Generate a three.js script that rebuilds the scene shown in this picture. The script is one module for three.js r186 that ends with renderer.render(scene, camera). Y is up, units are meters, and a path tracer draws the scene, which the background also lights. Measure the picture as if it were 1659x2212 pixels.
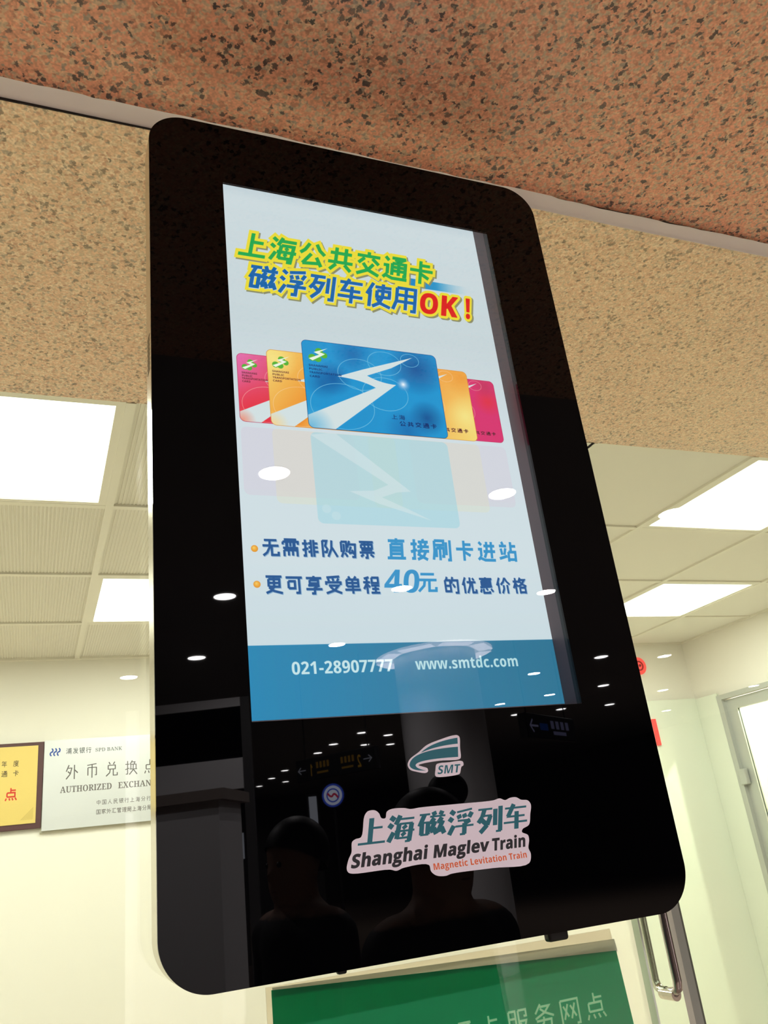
import * as THREE from 'three';
import { mergeGeometries } from 'three/addons/utils/BufferGeometryUtils.js';
import { RoundedBoxGeometry } from 'three/addons/geometries/RoundedBoxGeometry.js';
import { RectAreaLightUniformsLib } from 'three/addons/lights/RectAreaLightUniformsLib.js';
import { MarchingCubes } from 'three/addons/objects/MarchingCubes.js';
import { Brush, Evaluator, SUBTRACTION } from 'three-bvh-csg';

// ------------------------------------------------------------------ camera, light, exposure
RectAreaLightUniformsLib.init();
const scene = new THREE.Scene();
scene.background = new THREE.Color(0x000000);
const renderer = new THREE.WebGLRenderer({ antialias: true });
renderer.toneMapping = THREE.LinearToneMapping;
renderer.toneMappingExposure = 1.0;
renderer.shadowMap.enabled = true;

const camera = new THREE.PerspectiveCamera(63.202, 1659 / 2212, 0.02, 100);
camera.position.set(-0.39375, 1.6, 0.82108);
camera.up.set(-0.040168, 0.919293, 0.391518);
camera.lookAt(-0.39375 + 0.379142, 1.6 + 0.376554, 0.82108 - 0.845257);

const SHOP_LAMP = 16;                  // radiance of the shop's ceiling panels
const SHOP_TINT = [1.0, 0.975, 0.92];
const HALL_LAMP = 115;                   // glow of the hall's small downlights
const HALL_SPOT = 48;                   // their light, candela
const HALL_TINT = [1.0, 0.94, 0.93];

// ------------------------------------------------------------------ layout (metres)
const SOFFIT = 2.59, GLASS = -0.065, GLASS_T = 0.012, EDGE = -0.862;
const SHOP = { x0: -2.62, x1: 3.335, z1: -3.23 };
const HALL = { x0: -9, x1: 18, z1: 34, top: 4.2 };
const PANEL = { w: 0.575, h: 1.0168, y0: 1.5049, t: 0.041, r: 0.047 };

// ------------------------------------------------------------------ helpers
function rng(seed) { let s = seed >>> 0; return () => { s = (s + 0x6d2b79f5) | 0; let t = Math.imul(s ^ (s >>> 15), 1 | s); t = (t + Math.imul(t ^ (t >>> 7), 61 | t)) ^ t; return ((t ^ (t >>> 14)) >>> 0) / 4294967296; }; }
const taken = {};
function numbered(n) { if (taken[n] === undefined) { taken[n] = 0; return n; } taken[n]++; return n + '_' + String(taken[n]).padStart(3, '0'); }
const shade = (o) => { o.castShadow = o.receiveShadow = true; return o; };
function part(name, geo, mat, parent, label) {
  const m = shade(new THREE.Mesh(geo, mat)); m.name = name; parent.add(m);
  if (label) m.userData.label = label;
  return m;
}
function thing(name, label, category, pos = [0, 0, 0], turn = 0, group) {
  const o = new THREE.Group(); o.name = numbered(name); scene.add(o);
  o.position.set(...pos); o.rotation.y = turn; o.userData = { label, category };
  if (group) o.userData.group = group;
  return o;
}
function solo(name, geo, mat, label, category, group) {
  const m = shade(new THREE.Mesh(geo, mat)); m.name = numbered(name); scene.add(m);
  m.userData = { label, category }; if (group) m.userData.group = group;
  return m;
}
function struct(name, geo, mat, label, category) {
  const m = geo ? shade(new THREE.Mesh(geo, mat)) : new THREE.Group();
  m.name = numbered(name); scene.add(m); m.userData = { label, category, kind: 'structure' };
  return m;
}
// box between two corners, uv in metres
function box(x0, x1, y0, y1, z0, z1) {
  const g = new THREE.BoxGeometry(Math.abs(x1 - x0), Math.abs(y1 - y0), Math.abs(z1 - z0));
  g.translate((x0 + x1) / 2, (y0 + y1) / 2, (z0 + z1) / 2);
  return metricUV(g);
}
function metricUV(g) {
  const p = g.attributes.position, n = g.attributes.normal, uv = new Float32Array(p.count * 2);
  for (let i = 0; i < p.count; i++) {
    const a = Math.abs(n.getX(i)), b = Math.abs(n.getY(i)), c = Math.abs(n.getZ(i));
    const [u, v] = b >= a && b >= c ? [p.getX(i), p.getZ(i)] : a >= c ? [p.getZ(i), p.getY(i)] : [p.getX(i), p.getY(i)];
    uv[i * 2] = u; uv[i * 2 + 1] = v;
  }
  g.setAttribute('uv', new THREE.BufferAttribute(uv, 2));
  return g;
}
const std = (o) => new THREE.MeshStandardMaterial(o);
const phys = (o) => new THREE.MeshPhysicalMaterial(o);
const lin = (r, g, b) => new THREE.Color().setRGB(r, g, b);
function rounded(w, h, r, C = THREE.Shape) {
  const s = new C(), x = w / 2, y = h / 2;
  s.moveTo(-x + r, -y); s.lineTo(x - r, -y); s.absarc(x - r, -y + r, r, -Math.PI / 2, 0); s.lineTo(x, y - r); s.absarc(x - r, y - r, r, 0, Math.PI / 2);
  s.lineTo(-x + r, y); s.absarc(-x + r, y - r, r, Math.PI / 2, Math.PI); s.lineTo(-x, -y + r); s.absarc(-x + r, -y + r, r, Math.PI, Math.PI * 1.5);
  return s;
}
function canvas(w, h) { const c = document.createElement('canvas'); c.width = w; c.height = h; return [c, c.getContext('2d')]; }
function canvasTexture(c) { const t = new THREE.CanvasTexture(c); t.colorSpace = THREE.SRGBColorSpace; t.anisotropy = 8; t.magFilter = THREE.LinearFilter; return t; }
// maps uv 0..1 over a box of the xy plane
function planarUV(g, x0, y0, w, h) {
  const p = g.attributes.position, uv = new Float32Array(p.count * 2);
  for (let i = 0; i < p.count; i++) { uv[i * 2] = (p.getX(i) - x0) / w; uv[i * 2 + 1] = (p.getY(i) - y0) / h; }
  g.setAttribute('uv', new THREE.BufferAttribute(uv, 2));
  return g;
}

// ------------------------------------------------------------------ hand-drawn Chinese lettering: strokes on a 100 x 100 grid
const GLYPHS = {
  上: [[44, 6, 44, 90], [44, 40, 84, 40], [4, 90, 96, 90]],
  海: [[10, 8, 26, 20], [5, 34, 20, 45], [8, 94, 24, 62], [44, 5, 30, 36], [40, 18, 94, 18], [42, 34, 36, 86], [36, 84, 84, 84], [42, 35, 86, 35, 80, 97, 66, 97], [28, 60, 97, 60], [58, 42, 66, 52], [55, 66, 63, 76]],
  公: [[36, 8, 22, 34, 6, 48], [62, 8, 76, 32, 95, 48], [46, 48, 18, 88], [18, 88, 80, 82], [66, 60, 86, 94]],
  共: [[10, 28, 90, 28], [32, 6, 32, 64], [68, 6, 68, 64], [4, 64, 96, 64], [34, 72, 12, 95], [66, 72, 90, 95]],
  交: [[50, 3, 50, 20], [6, 20, 94, 20], [34, 28, 12, 50], [64, 28, 90, 50], [30, 50, 50, 75, 92, 94], [70, 50, 50, 75, 8, 94]],
  通: [[10, 8, 24, 22], [4, 42, 20, 42, 20, 76], [20, 76, 4, 92], [12, 82, 40, 93, 98, 93], [36, 10, 90, 10, 64, 24], [48, 16, 70, 26], [38, 32, 38, 80], [38, 32, 90, 32, 90, 80, 80, 80], [38, 47, 90, 47], [38, 62, 90, 62], [64, 28, 64, 80]],
  卡: [[46, 4, 46, 42], [46, 22, 84, 22], [4, 44, 96, 44], [46, 44, 46, 98], [50, 58, 80, 74]],
  磁: [[4, 12, 42, 12], [22, 12, 6, 54], [14, 42, 14, 86, 36, 86, 36, 42, 14, 42], [54, 4, 60, 18], [86, 4, 80, 18], [42, 22, 98, 22], [58, 28, 46, 46, 60, 48], [62, 40, 46, 78], [46, 80, 64, 76], [58, 64, 68, 88], [86, 28, 74, 46, 88, 48], [90, 40, 74, 78], [74, 80, 92, 76], [86, 64, 97, 88]],
  浮: [[10, 8, 26, 20], [5, 34, 20, 45], [8, 94, 24, 62], [90, 6, 34, 14], [40, 24, 46, 38], [60, 22, 66, 36], [90, 18, 80, 36], [38, 46, 84, 46, 64, 58], [30, 66, 98, 66], [64, 56, 64, 96, 48, 96]],
  列: [[4, 12, 58, 12], [28, 12, 20, 40, 6, 60], [20, 36, 52, 36, 40, 70, 14, 96], [20, 52, 36, 66], [70, 14, 70, 74], [90, 5, 90, 96, 74, 96]],
  车: [[8, 18, 92, 18], [42, 4, 20, 50, 86, 50], [54, 32, 54, 98], [4, 72, 96, 72]],
  使: [[28, 4, 6, 50], [18, 32, 18, 98], [36, 18, 98, 18], [44, 32, 92, 32, 92, 56, 44, 56, 44, 32], [66, 4, 66, 56, 54, 82, 30, 96], [44, 62, 62, 82, 98, 95]],
  用: [[16, 8, 16, 60, 4, 96], [16, 8, 88, 8, 88, 96, 72, 96], [16, 36, 88, 36], [16, 62, 88, 62], [52, 8, 52, 94]],
  无: [[14, 12, 86, 12], [4, 42, 96, 42], [46, 12, 44, 52, 28, 80, 6, 96], [56, 42, 56, 92, 94, 92, 94, 74]],
  需: [[14, 6, 86, 6], [6, 18, 6, 34], [6, 18, 94, 18, 94, 34], [50, 6, 50, 44], [20, 28, 38, 28], [20, 40, 38, 40], [62, 28, 80, 28], [62, 40, 80, 40], [6, 52, 94, 52], [46, 52, 42, 64], [12, 64, 12, 98], [12, 64, 88, 64, 88, 98], [38, 66, 38, 94], [62, 66, 62, 94]],
  排: [[4, 26, 38, 26], [22, 4, 22, 92, 8, 92], [4, 62, 38, 52], [56, 4, 56, 98], [40, 24, 56, 24], [40, 46, 56, 46], [38, 72, 56, 68], [72, 4, 72, 98], [72, 24, 96, 24], [72, 46, 96, 46], [72, 70, 98, 70]],
  队: [[10, 6, 10, 98], [10, 8, 36, 8, 26, 36, 38, 54, 32, 70, 18, 70], [66, 4, 62, 52, 40, 96], [66, 44, 96, 96]],
  购: [[8, 10, 8, 68], [8, 10, 40, 10, 40, 68], [24, 22, 24, 58, 6, 96], [28, 72, 42, 94], [60, 4, 46, 42], [54, 24, 94, 24, 88, 94, 70, 94], [68, 36, 52, 72], [52, 74, 78, 68], [72, 54, 84, 80]],
  票: [[6, 8, 94, 8], [16, 22, 16, 44], [16, 22, 84, 22, 84, 44, 16, 44], [38, 8, 38, 44], [62, 8, 62, 44], [16, 54, 84, 54], [4, 68, 96, 68], [50, 68, 50, 97, 36, 97], [28, 78, 10, 92], [70, 78, 90, 92]],
  直: [[8, 14, 92, 14], [50, 2, 48, 26], [22, 28, 22, 90], [22, 28, 78, 28, 78, 90], [22, 44, 78, 44], [22, 58, 78, 58], [22, 73, 78, 73], [4, 92, 96, 92]],
  接: [[4, 26, 36, 26], [22, 4, 22, 92, 8, 92], [4, 62, 36, 52], [66, 2, 70, 14], [42, 16, 94, 16], [54, 22, 60, 36], [82, 22, 76, 36], [38, 38, 98, 38], [60, 42, 44, 74, 90, 97], [38, 58, 98, 58], [82, 58, 68, 84, 38, 96]],
  刷: [[8, 8, 56, 8, 56, 28, 8, 28], [8, 8, 8, 56, 2, 96], [18, 42, 18, 84], [18, 42, 56, 42, 56, 80, 46, 80], [37, 30, 37, 98], [70, 14, 70, 74], [90, 4, 90, 96, 76, 96]],
  进: [[10, 8, 24, 22], [4, 42, 20, 42, 20, 76], [20, 76, 4, 92], [12, 82, 40, 93, 98, 93], [36, 26, 96, 26], [34, 52, 98, 52], [52, 6, 52, 52, 38, 82], [78, 6, 78, 84]],
  站: [[18, 4, 26, 18], [4, 24, 44, 24], [12, 36, 18, 66], [38, 34, 30, 66], [2, 84, 46, 72], [68, 4, 68, 52], [68, 24, 96, 24], [54, 52, 54, 98], [54, 52, 92, 52, 92, 98], [54, 88, 92, 88]],
  更: [[6, 8, 94, 8], [20, 22, 20, 62], [20, 22, 80, 22, 80, 62, 20, 62], [20, 42, 80, 42], [50, 8, 50, 62, 34, 84, 6, 96], [22, 66, 46, 84, 96, 96]],
  可: [[4, 12, 96, 12], [78, 12, 78, 94, 58, 94], [18, 32, 18, 70], [18, 32, 54, 32, 54, 70, 18, 70]],
  享: [[50, 2, 50, 14], [6, 14, 94, 14], [26, 25, 74, 25, 74, 43, 26, 43, 26, 25], [16, 54, 80, 54, 52, 66], [4, 74, 96, 74], [52, 64, 52, 97, 34, 97]],
  受: [[88, 4, 12, 10], [20, 16, 26, 30], [46, 14, 52, 28], [82, 14, 72, 30], [8, 50, 8, 36, 92, 36, 92, 50], [22, 54, 78, 54, 54, 80, 6, 96], [30, 60, 54, 80, 96, 95]],
  单: [[28, 2, 36, 16], [72, 2, 62, 16], [16, 20, 16, 58], [16, 20, 84, 20, 84, 58, 16, 58], [16, 39, 84, 39], [50, 20, 50, 98], [4, 76, 96, 76]],
  程: [[38, 6, 8, 14], [2, 34, 44, 34], [24, 12, 24, 98], [24, 40, 4, 72], [26, 46, 42, 62], [54, 8, 92, 8, 92, 38, 54, 38, 54, 8], [48, 52, 98, 52], [52, 71, 94, 71], [46, 92, 99, 92], [73, 52, 73, 92]],
  元: [[16, 12, 84, 12], [4, 40, 96, 40], [38, 40, 34, 68, 8, 96], [60, 40, 60, 92, 94, 92, 94, 74]],
  的: [[24, 2, 18, 20], [8, 22, 8, 92], [8, 22, 42, 22, 42, 86, 8, 86], [8, 54, 42, 54], [62, 2, 50, 42], [58, 22, 94, 22, 90, 94, 70, 94], [60, 44, 72, 64]],
  优: [[28, 4, 6, 50], [18, 32, 18, 98], [36, 32, 98, 32], [60, 4, 58, 52, 36, 96], [72, 32, 72, 92, 96, 92, 96, 74], [78, 8, 88, 22]],
  惠: [[6, 12, 94, 12], [50, 2, 50, 58], [18, 24, 82, 24, 82, 48, 18, 48, 18, 24], [18, 36, 82, 36], [6, 62, 90, 56], [14, 72, 6, 92], [28, 70, 28, 94, 70, 94, 70, 84], [48, 66, 56, 80], [80, 70, 94, 88]],
  价: [[28, 4, 6, 50], [18, 32, 18, 98], [66, 4, 54, 28, 34, 46], [66, 4, 78, 26, 98, 44], [54, 48, 54, 70, 40, 97], [80, 46, 80, 98]],
  格: [[4, 26, 40, 26], [22, 4, 22, 98], [22, 32, 4, 66], [24, 38, 38, 56], [60, 2, 42, 32], [56, 16, 88, 16, 66, 42, 40, 56], [52, 24, 70, 42, 98, 54], [50, 62, 50, 98], [50, 62, 88, 62, 88, 98], [50, 90, 88, 90]],
  服: [[12, 8, 12, 60, 4, 96], [12, 8, 42, 8, 42, 94, 32, 94], [12, 34, 42, 34], [12, 60, 42, 60], [56, 8, 56, 98], [56, 8, 92, 8, 92, 30, 80, 30], [56, 46, 90, 46, 78, 76, 58, 97], [62, 52, 76, 78, 98, 96]],
  务: [[38, 2, 10, 34], [34, 12, 78, 12, 54, 34, 8, 52], [34, 18, 56, 34, 96, 50], [12, 60, 82, 60, 78, 95, 58, 95], [48, 48, 44, 70, 10, 97]],
  网: [[8, 8, 8, 98], [8, 8, 92, 8, 92, 95, 76, 95], [42, 22, 20, 76], [20, 28, 42, 68], [76, 22, 54, 76], [54, 28, 78, 70]],
  点: [[48, 2, 48, 38], [48, 20, 88, 20], [18, 38, 18, 68], [18, 38, 82, 38, 82, 68, 18, 68], [14, 78, 6, 96], [36, 78, 42, 95], [60, 78, 68, 95], [84, 76, 96, 95]],
  浦: [[10, 8, 26, 20], [5, 34, 20, 45], [8, 94, 24, 62], [32, 16, 98, 16], [40, 32, 40, 97], [40, 32, 90, 32, 90, 96, 80, 96], [40, 52, 90, 52], [40, 70, 90, 70], [65, 4, 65, 96], [78, 3, 88, 12]],
  发: [[26, 6, 22, 32], [22, 32, 94, 32], [48, 4, 40, 50, 6, 92], [40, 50, 82, 50, 60, 80, 26, 97], [44, 56, 66, 82, 96, 96], [68, 6, 84, 22]],
  银: [[22, 4, 4, 34], [16, 18, 42, 18], [10, 40, 42, 40], [4, 60, 44, 60], [24, 40, 24, 92, 44, 80], [54, 8, 54, 94, 74, 84], [54, 8, 90, 8, 90, 44, 54, 44], [54, 26, 90, 26], [92, 54, 72, 66], [64, 46, 96, 96]],
  行: [[30, 4, 6, 32], [34, 30, 6, 62], [22, 48, 22, 98], [46, 16, 94, 16], [40, 42, 98, 42], [76, 42, 76, 95, 58, 95]],
  外: [[26, 4, 6, 46], [20, 24, 48, 24, 36, 64, 6, 96], [18, 46, 36, 60], [68, 4, 68, 98], [70, 38, 94, 58]],
  币: [[84, 6, 12, 14], [18, 30, 18, 82], [18, 30, 84, 30, 84, 80, 72, 80], [50, 12, 50, 98]],
  兑: [[28, 2, 38, 18], [74, 2, 62, 18], [22, 24, 78, 24, 78, 50, 22, 50, 22, 24], [38, 50, 34, 74, 6, 96], [62, 50, 62, 92, 94, 92, 94, 74]],
  换: [[4, 26, 36, 26], [22, 4, 22, 92, 8, 92], [4, 62, 36, 52], [60, 2, 42, 28], [56, 12, 82, 12, 74, 26], [48, 28, 48, 60], [48, 28, 90, 28, 90, 60], [38, 60, 98, 60], [68, 28, 66, 66, 36, 96], [68, 62, 98, 96]],
  年: [[28, 2, 8, 32], [22, 16, 90, 16], [26, 40, 86, 40], [26, 40, 26, 66], [4, 66, 96, 66], [56, 16, 56, 98]],
  度: [[52, 2, 56, 12], [12, 14, 96, 14], [14, 14, 14, 60, 4, 96], [22, 34, 94, 34], [42, 24, 42, 50], [74, 24, 74, 50], [42, 50, 74, 50], [26, 60, 84, 60, 58, 84, 20, 97], [36, 66, 60, 84, 96, 96]],
  中: [[12, 24, 12, 62], [12, 24, 88, 24, 88, 62, 12, 62], [50, 2, 50, 98]],
  国: [[8, 8, 8, 96], [8, 8, 92, 8, 92, 96], [8, 90, 92, 90], [26, 26, 74, 26], [30, 48, 70, 48], [24, 72, 76, 72], [50, 26, 50, 72], [60, 56, 68, 64]],
  人: [[50, 4, 44, 44, 6, 96], [48, 40, 70, 78, 96, 96]],
  民: [[16, 8, 80, 8, 80, 34, 16, 34], [16, 8, 16, 94, 44, 82], [16, 54, 88, 54], [50, 34, 62, 78, 90, 96, 94, 80]],
  分: [[38, 4, 6, 48], [62, 4, 94, 48], [22, 50, 76, 50, 72, 94, 54, 94], [44, 50, 36, 78, 10, 97]],
  家: [[50, 0, 50, 12], [8, 28, 8, 12, 92, 12, 92, 28], [22, 26, 78, 26], [48, 26, 10, 48], [34, 40, 52, 60, 52, 92, 38, 92], [46, 48, 8, 66], [52, 60, 8, 88], [84, 36, 58, 50], [56, 46, 94, 84]],
  汇: [[10, 8, 26, 20], [5, 34, 20, 45], [8, 94, 24, 62], [94, 10, 38, 10, 38, 90, 98, 90]],
  管: [[22, 2, 8, 22], [18, 10, 44, 10], [30, 12, 34, 20], [62, 2, 50, 20], [60, 10, 94, 10], [74, 12, 78, 20], [8, 42, 8, 28, 92, 28, 92, 42], [26, 42, 26, 97], [26, 42, 74, 42, 74, 60, 26, 60], [26, 74, 80, 74, 80, 95, 26, 95]],
  理: [[6, 12, 40, 12], [8, 44, 38, 44], [4, 84, 42, 76], [22, 12, 22, 78], [50, 8, 50, 54], [50, 8, 92, 8, 92, 54, 50, 54], [50, 31, 92, 31], [71, 8, 71, 92], [50, 72, 94, 72], [44, 93, 99, 93]],
  局: [[14, 8, 14, 56, 4, 96], [14, 8, 88, 8, 88, 30, 14, 30], [14, 46, 90, 46, 86, 95, 68, 95], [32, 60, 32, 86], [32, 60, 66, 60, 66, 82, 32, 82]],
};
// one character in a w x h cell whose top left is x, y; skew leans it to the right
function glyph(ctx, ch, x, y, w, h, weight, color, { skew = 0, cross = weight, join = 'miter', ext = 0 } = {}) {
  const st = GLYPHS[ch]; if (!st) return;
  ctx.save(); ctx.transform(w / 100, 0, -skew * h / 100, h / 100, x + skew * h, y);
  ctx.strokeStyle = color; ctx.lineJoin = join; ctx.miterLimit = 3; ctx.lineCap = join === 'round' ? 'round' : 'butt';
  for (const raw of st) {
    const s = raw.slice(), m = s.length;
    if (ext && !(s[0] === s[m - 2] && s[1] === s[m - 1])) {
      let d = Math.hypot(s[0] - s[2], s[1] - s[3]); s[0] += (s[0] - s[2]) / d * ext; s[1] += (s[1] - s[3]) / d * ext;
      d = Math.hypot(s[m - 2] - s[m - 4], s[m - 1] - s[m - 3]); s[m - 2] += (s[m - 2] - s[m - 4]) / d * ext; s[m - 1] += (s[m - 1] - s[m - 3]) / d * ext;
    }
    ctx.lineWidth = cross; ctx.beginPath(); ctx.moveTo(s[0], s[1]);
    for (let i = 2; i < s.length; i += 2) ctx.lineTo(s[i], s[i + 1]);
    ctx.stroke();
    if (cross !== weight) {                         // upright strokes heavier than level ones
      ctx.lineWidth = weight;
      for (let i = 2; i < s.length; i += 2) {
        if (Math.abs(s[i + 1] - s[i - 1]) < 0.4 * Math.abs(s[i] - s[i - 2])) continue;
        ctx.beginPath(); ctx.moveTo(s[i - 2], s[i - 1]); ctx.lineTo(s[i], s[i + 1]); ctx.stroke();
      }
    }
  }
  ctx.restore();
}
function hanzi(ctx, text, x, y, w, h, pitch, weight, color, opt) { [...text].forEach((c, i) => glyph(ctx, c, x + i * pitch, y, w, h, weight, color, opt)); }
// latin text fitted into a given width, its baseline at y; skew leans it
function latin(ctx, text, x, y, size, width, color, { font = 'bold {}px sans-serif', skew = 0, stroke = 0, strokeColor } = {}) {
  ctx.save(); ctx.font = font.replace('{}', '100'); ctx.textBaseline = 'alphabetic';
  const w = ctx.measureText(text).width, sx = width ? width / w : size / 100;
  ctx.transform(sx, 0, -skew * size / 100, size / 100, x, y);
  if (stroke) { ctx.lineJoin = 'round'; ctx.lineWidth = stroke * 100 / size; ctx.strokeStyle = strokeColor || color; ctx.strokeText(text, 0, 0); }
  if (color) { ctx.fillStyle = color; ctx.fillText(text, 0, 0); }
  ctx.restore();
}

// ------------------------------------------------------------------ procedural stone and wood
function hash2(x, y, s) { let h = Math.imul(x, 374761393) + Math.imul(y, 668265263) + Math.imul(s, 1274126177); h = Math.imul(h ^ (h >>> 13), 1274126177); return ((h ^ (h >>> 16)) >>> 0) / 4294967296; }
function valueNoise(x, y, period, s) {
  const xi = Math.floor(x), yi = Math.floor(y), fx = x - xi, fy = y - yi, m = (a) => ((a % period) + period) % period;
  const u = fx * fx * (3 - 2 * fx), v = fy * fy * (3 - 2 * fy), a = hash2(m(xi), m(yi), s), b = hash2(m(xi + 1), m(yi), s), c = hash2(m(xi), m(yi + 1), s), d = hash2(m(xi + 1), m(yi + 1), s);
  return a + (b - a) * u + (c - a) * v + (a - b - c + d) * u * v;
}
function granite(N, metres, seed, { base, dark, darkness, share }) {
  const data = new Uint8Array(N * N * 4), fine = Math.round(metres / 0.0046), coarse = Math.round(metres / 0.0078), k = N;
  const cell = (x, y, n, s) => {                    // nearest jittered point: [distance, id]
    const cx = Math.floor(x), cy = Math.floor(y); let best = 9, id = 0;
    for (let j = -1; j <= 1; j++) for (let i = -1; i <= 1; i++) {
      const a = ((cx + i) % n + n) % n, b = ((cy + j) % n + n) % n, px = cx + i + hash2(a, b, s), py = cy + j + hash2(a, b, s + 7), d = (px - x) * (px - x) + (py - y) * (py - y);
      if (d < best) { best = d; id = hash2(a, b, s + 13); }
    }
    return [Math.sqrt(best), id];
  };
  const low = Math.round(metres / 0.05), warpN = Math.round(metres / 0.006);
  for (let y = 0; y < N; y++) for (let x = 0; x < N; x++) {
    const u = x / k, v = y / k, wx = valueNoise(u * warpN, v * warpN, warpN, seed + 1) - 0.5 + 0.6 * (valueNoise(u * warpN * 3, v * warpN * 3, warpN * 3, seed + 8) - 0.5), wy = valueNoise(u * warpN, v * warpN, warpN, seed + 2) - 0.5 + 0.6 * (valueNoise(u * warpN * 3, v * warpN * 3, warpN * 3, seed + 9) - 0.5);
    const f = cell(u * fine + wx * 0.9, v * fine + wy * 0.9, fine, seed + 3), c = cell(u * coarse + wx * 0.75, v * coarse + wy * 0.75, coarse, seed + 4);
    const cluster = valueNoise(u * low, v * low, low, seed + 5);
    let acc = 0, pick = base[0][1];
    for (const [p, col] of base) { acc += p; if (f[1] <= acc) { pick = col; break; } }
    const grain = 0.9 + 0.2 * valueNoise(u * fine * 2, v * fine * 2, fine * 2, seed + 6), o = (y * N + x) * 4;
    const dk = c[1] < share * (0.35 + 1.3 * cluster) && c[0] < 0.2 + 0.38 * hash2(Math.floor(c[1] * 1e6), 3, seed) ? darkness * (0.55 + 0.45 * hash2(Math.floor(c[1] * 1e6), 5, seed)) : 0;
    for (let q = 0; q < 3; q++) data[o + q] = Math.max(0, Math.min(255, (pick[q] * (1 - dk) + dark[q] * dk) * grain));
    data[o + 3] = 255;
  }
  const t = new THREE.DataTexture(data, N, N, THREE.RGBAFormat);
  t.colorSpace = THREE.SRGBColorSpace; t.wrapS = t.wrapT = THREE.RepeatWrapping; t.magFilter = THREE.LinearFilter; t.minFilter = THREE.LinearMipmapLinearFilter; t.generateMipmaps = true; t.anisotropy = 16; t.repeat.set(1 / metres, 1 / metres); t.needsUpdate = true;
  return t;
}
function greyNoise(N, metres, lo, hi, cellM, seed, stretch = 1) {
  const data = new Uint8Array(N * N * 4), n = Math.round(metres / cellM);
  for (let y = 0; y < N; y++) for (let x = 0; x < N; x++) {
    const u = x / N * n, v = y / N * n, a = 0.5 * valueNoise(u, v * stretch, n * stretch, seed) + 0.3 * valueNoise(u * 3, v * 3 * stretch, n * 3 * stretch, seed + 1) + 0.2 * valueNoise(u * 9, v * 9 * stretch, n * 9 * stretch, seed + 2), g = lo + (hi - lo) * a, o = (y * N + x) * 4;
    data[o] = data[o + 1] = data[o + 2] = g; data[o + 3] = 255;
  }
  const t = new THREE.DataTexture(data, N, N, THREE.RGBAFormat);
  t.wrapS = t.wrapT = THREE.RepeatWrapping; t.magFilter = THREE.LinearFilter; t.repeat.set(1 / metres, 1 / metres); t.needsUpdate = true;
  return t;
}

const RED_GRANITE = granite(1536, 1.2, 11, { base: [[0.5, [236, 166, 132]], [0.2, [238, 190, 152]], [0.14, [216, 182, 148]], [0.1, [206, 142, 112]], [0.06, [178, 154, 132]]], dark: [62, 54, 52], darkness: 0.85, share: 0.23 });
const BEIGE_GRANITE = granite(1536, 1.2, 29, { base: [[0.44, [232, 188, 156]], [0.26, [240, 208, 178]], [0.16, [218, 188, 158]], [0.08, [210, 162, 134]], [0.06, [186, 164, 144]]], dark: [104, 92, 78], darkness: 0.7, share: 0.17 });
const STEEL_GRAIN = greyNoise(256, 0.3, 60, 190, 0.05, 5, 1);

const M = {
  redGranite: phys({ map: RED_GRANITE, roughness: 0.32, ior: 1.5 }),
  beigeGranite: phys({ map: BEIGE_GRANITE, roughness: 0.34, ior: 1.5 }),
  silicone: phys({ color: 0xf6f3f8, roughness: 1, transmission: 0.5, thickness: 0 }),
  gasket: std({ color: 0x1d1714, roughness: 0.8 }),
  glass: phys({ color: 0xf4f9f3, roughness: 0.0, transmission: 1, thickness: 0, ior: 1.5 }),
  greenGlass: phys({ color: 0xdfeedd, roughness: 0.0, transmission: 1, thickness: 0, ior: 1.5 }),
  coverGlass: phys({ color: 0xffffff, roughness: 0.0, transmission: 1, thickness: 0, ior: 1.5, specularIntensity: 0.42 }),
  blackGlass: phys({ color: 0x020203, roughness: 0.012, ior: 1.5, specularIntensity: 0.37 }),
  alu: phys({ color: 0xd2cbbb, roughness: 0.22, metalness: 1 }),
  blackPlastic: std({ color: 0x0b0b0c, roughness: 0.45 }),
  bezel: phys({ color: 0x6a5659, roughness: 0.45 }),
  cream: std({ color: 0xf5f0e4, roughness: 0.55 }),
  ceilingTile: std({ color: 0xeee9dd, roughness: 0.75 }),
  ribTile: std({ color: 0xe9e3d6, roughness: 0.6 }),
  runner: std({ color: 0xefe9da, roughness: 0.45 }),
  shopFloor: std({ color: 0xcfc4b4, roughness: 0.35 }),
  steel: phys({ color: 0xb9b9b6, roughness: 0.3, metalness: 1, roughnessMap: STEEL_GRAIN }),
  frameSteel: phys({ color: 0xc4c6c0, roughness: 0.4, metalness: 0.35 }),
  wood: std({ color: 0x5a3a3c, roughness: 0.4 }),
  hallWall: std({ color: 0x4c4b4c, roughness: 0.5 }),
  hallCeiling: std({ color: 0x8b8a8a, roughness: 0.6 }),
  hallFloor: phys({ color: 0x6c5f55, roughness: 0.12, ior: 1.5 }),
  columnWhite: std({ color: 0xe4e3e6, roughness: 0.4 }),
};
const glow = (r, g, b, k) => std({ color: 0x111111, roughness: 0.5, emissive: lin(r, g, b), emissiveIntensity: k });

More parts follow.
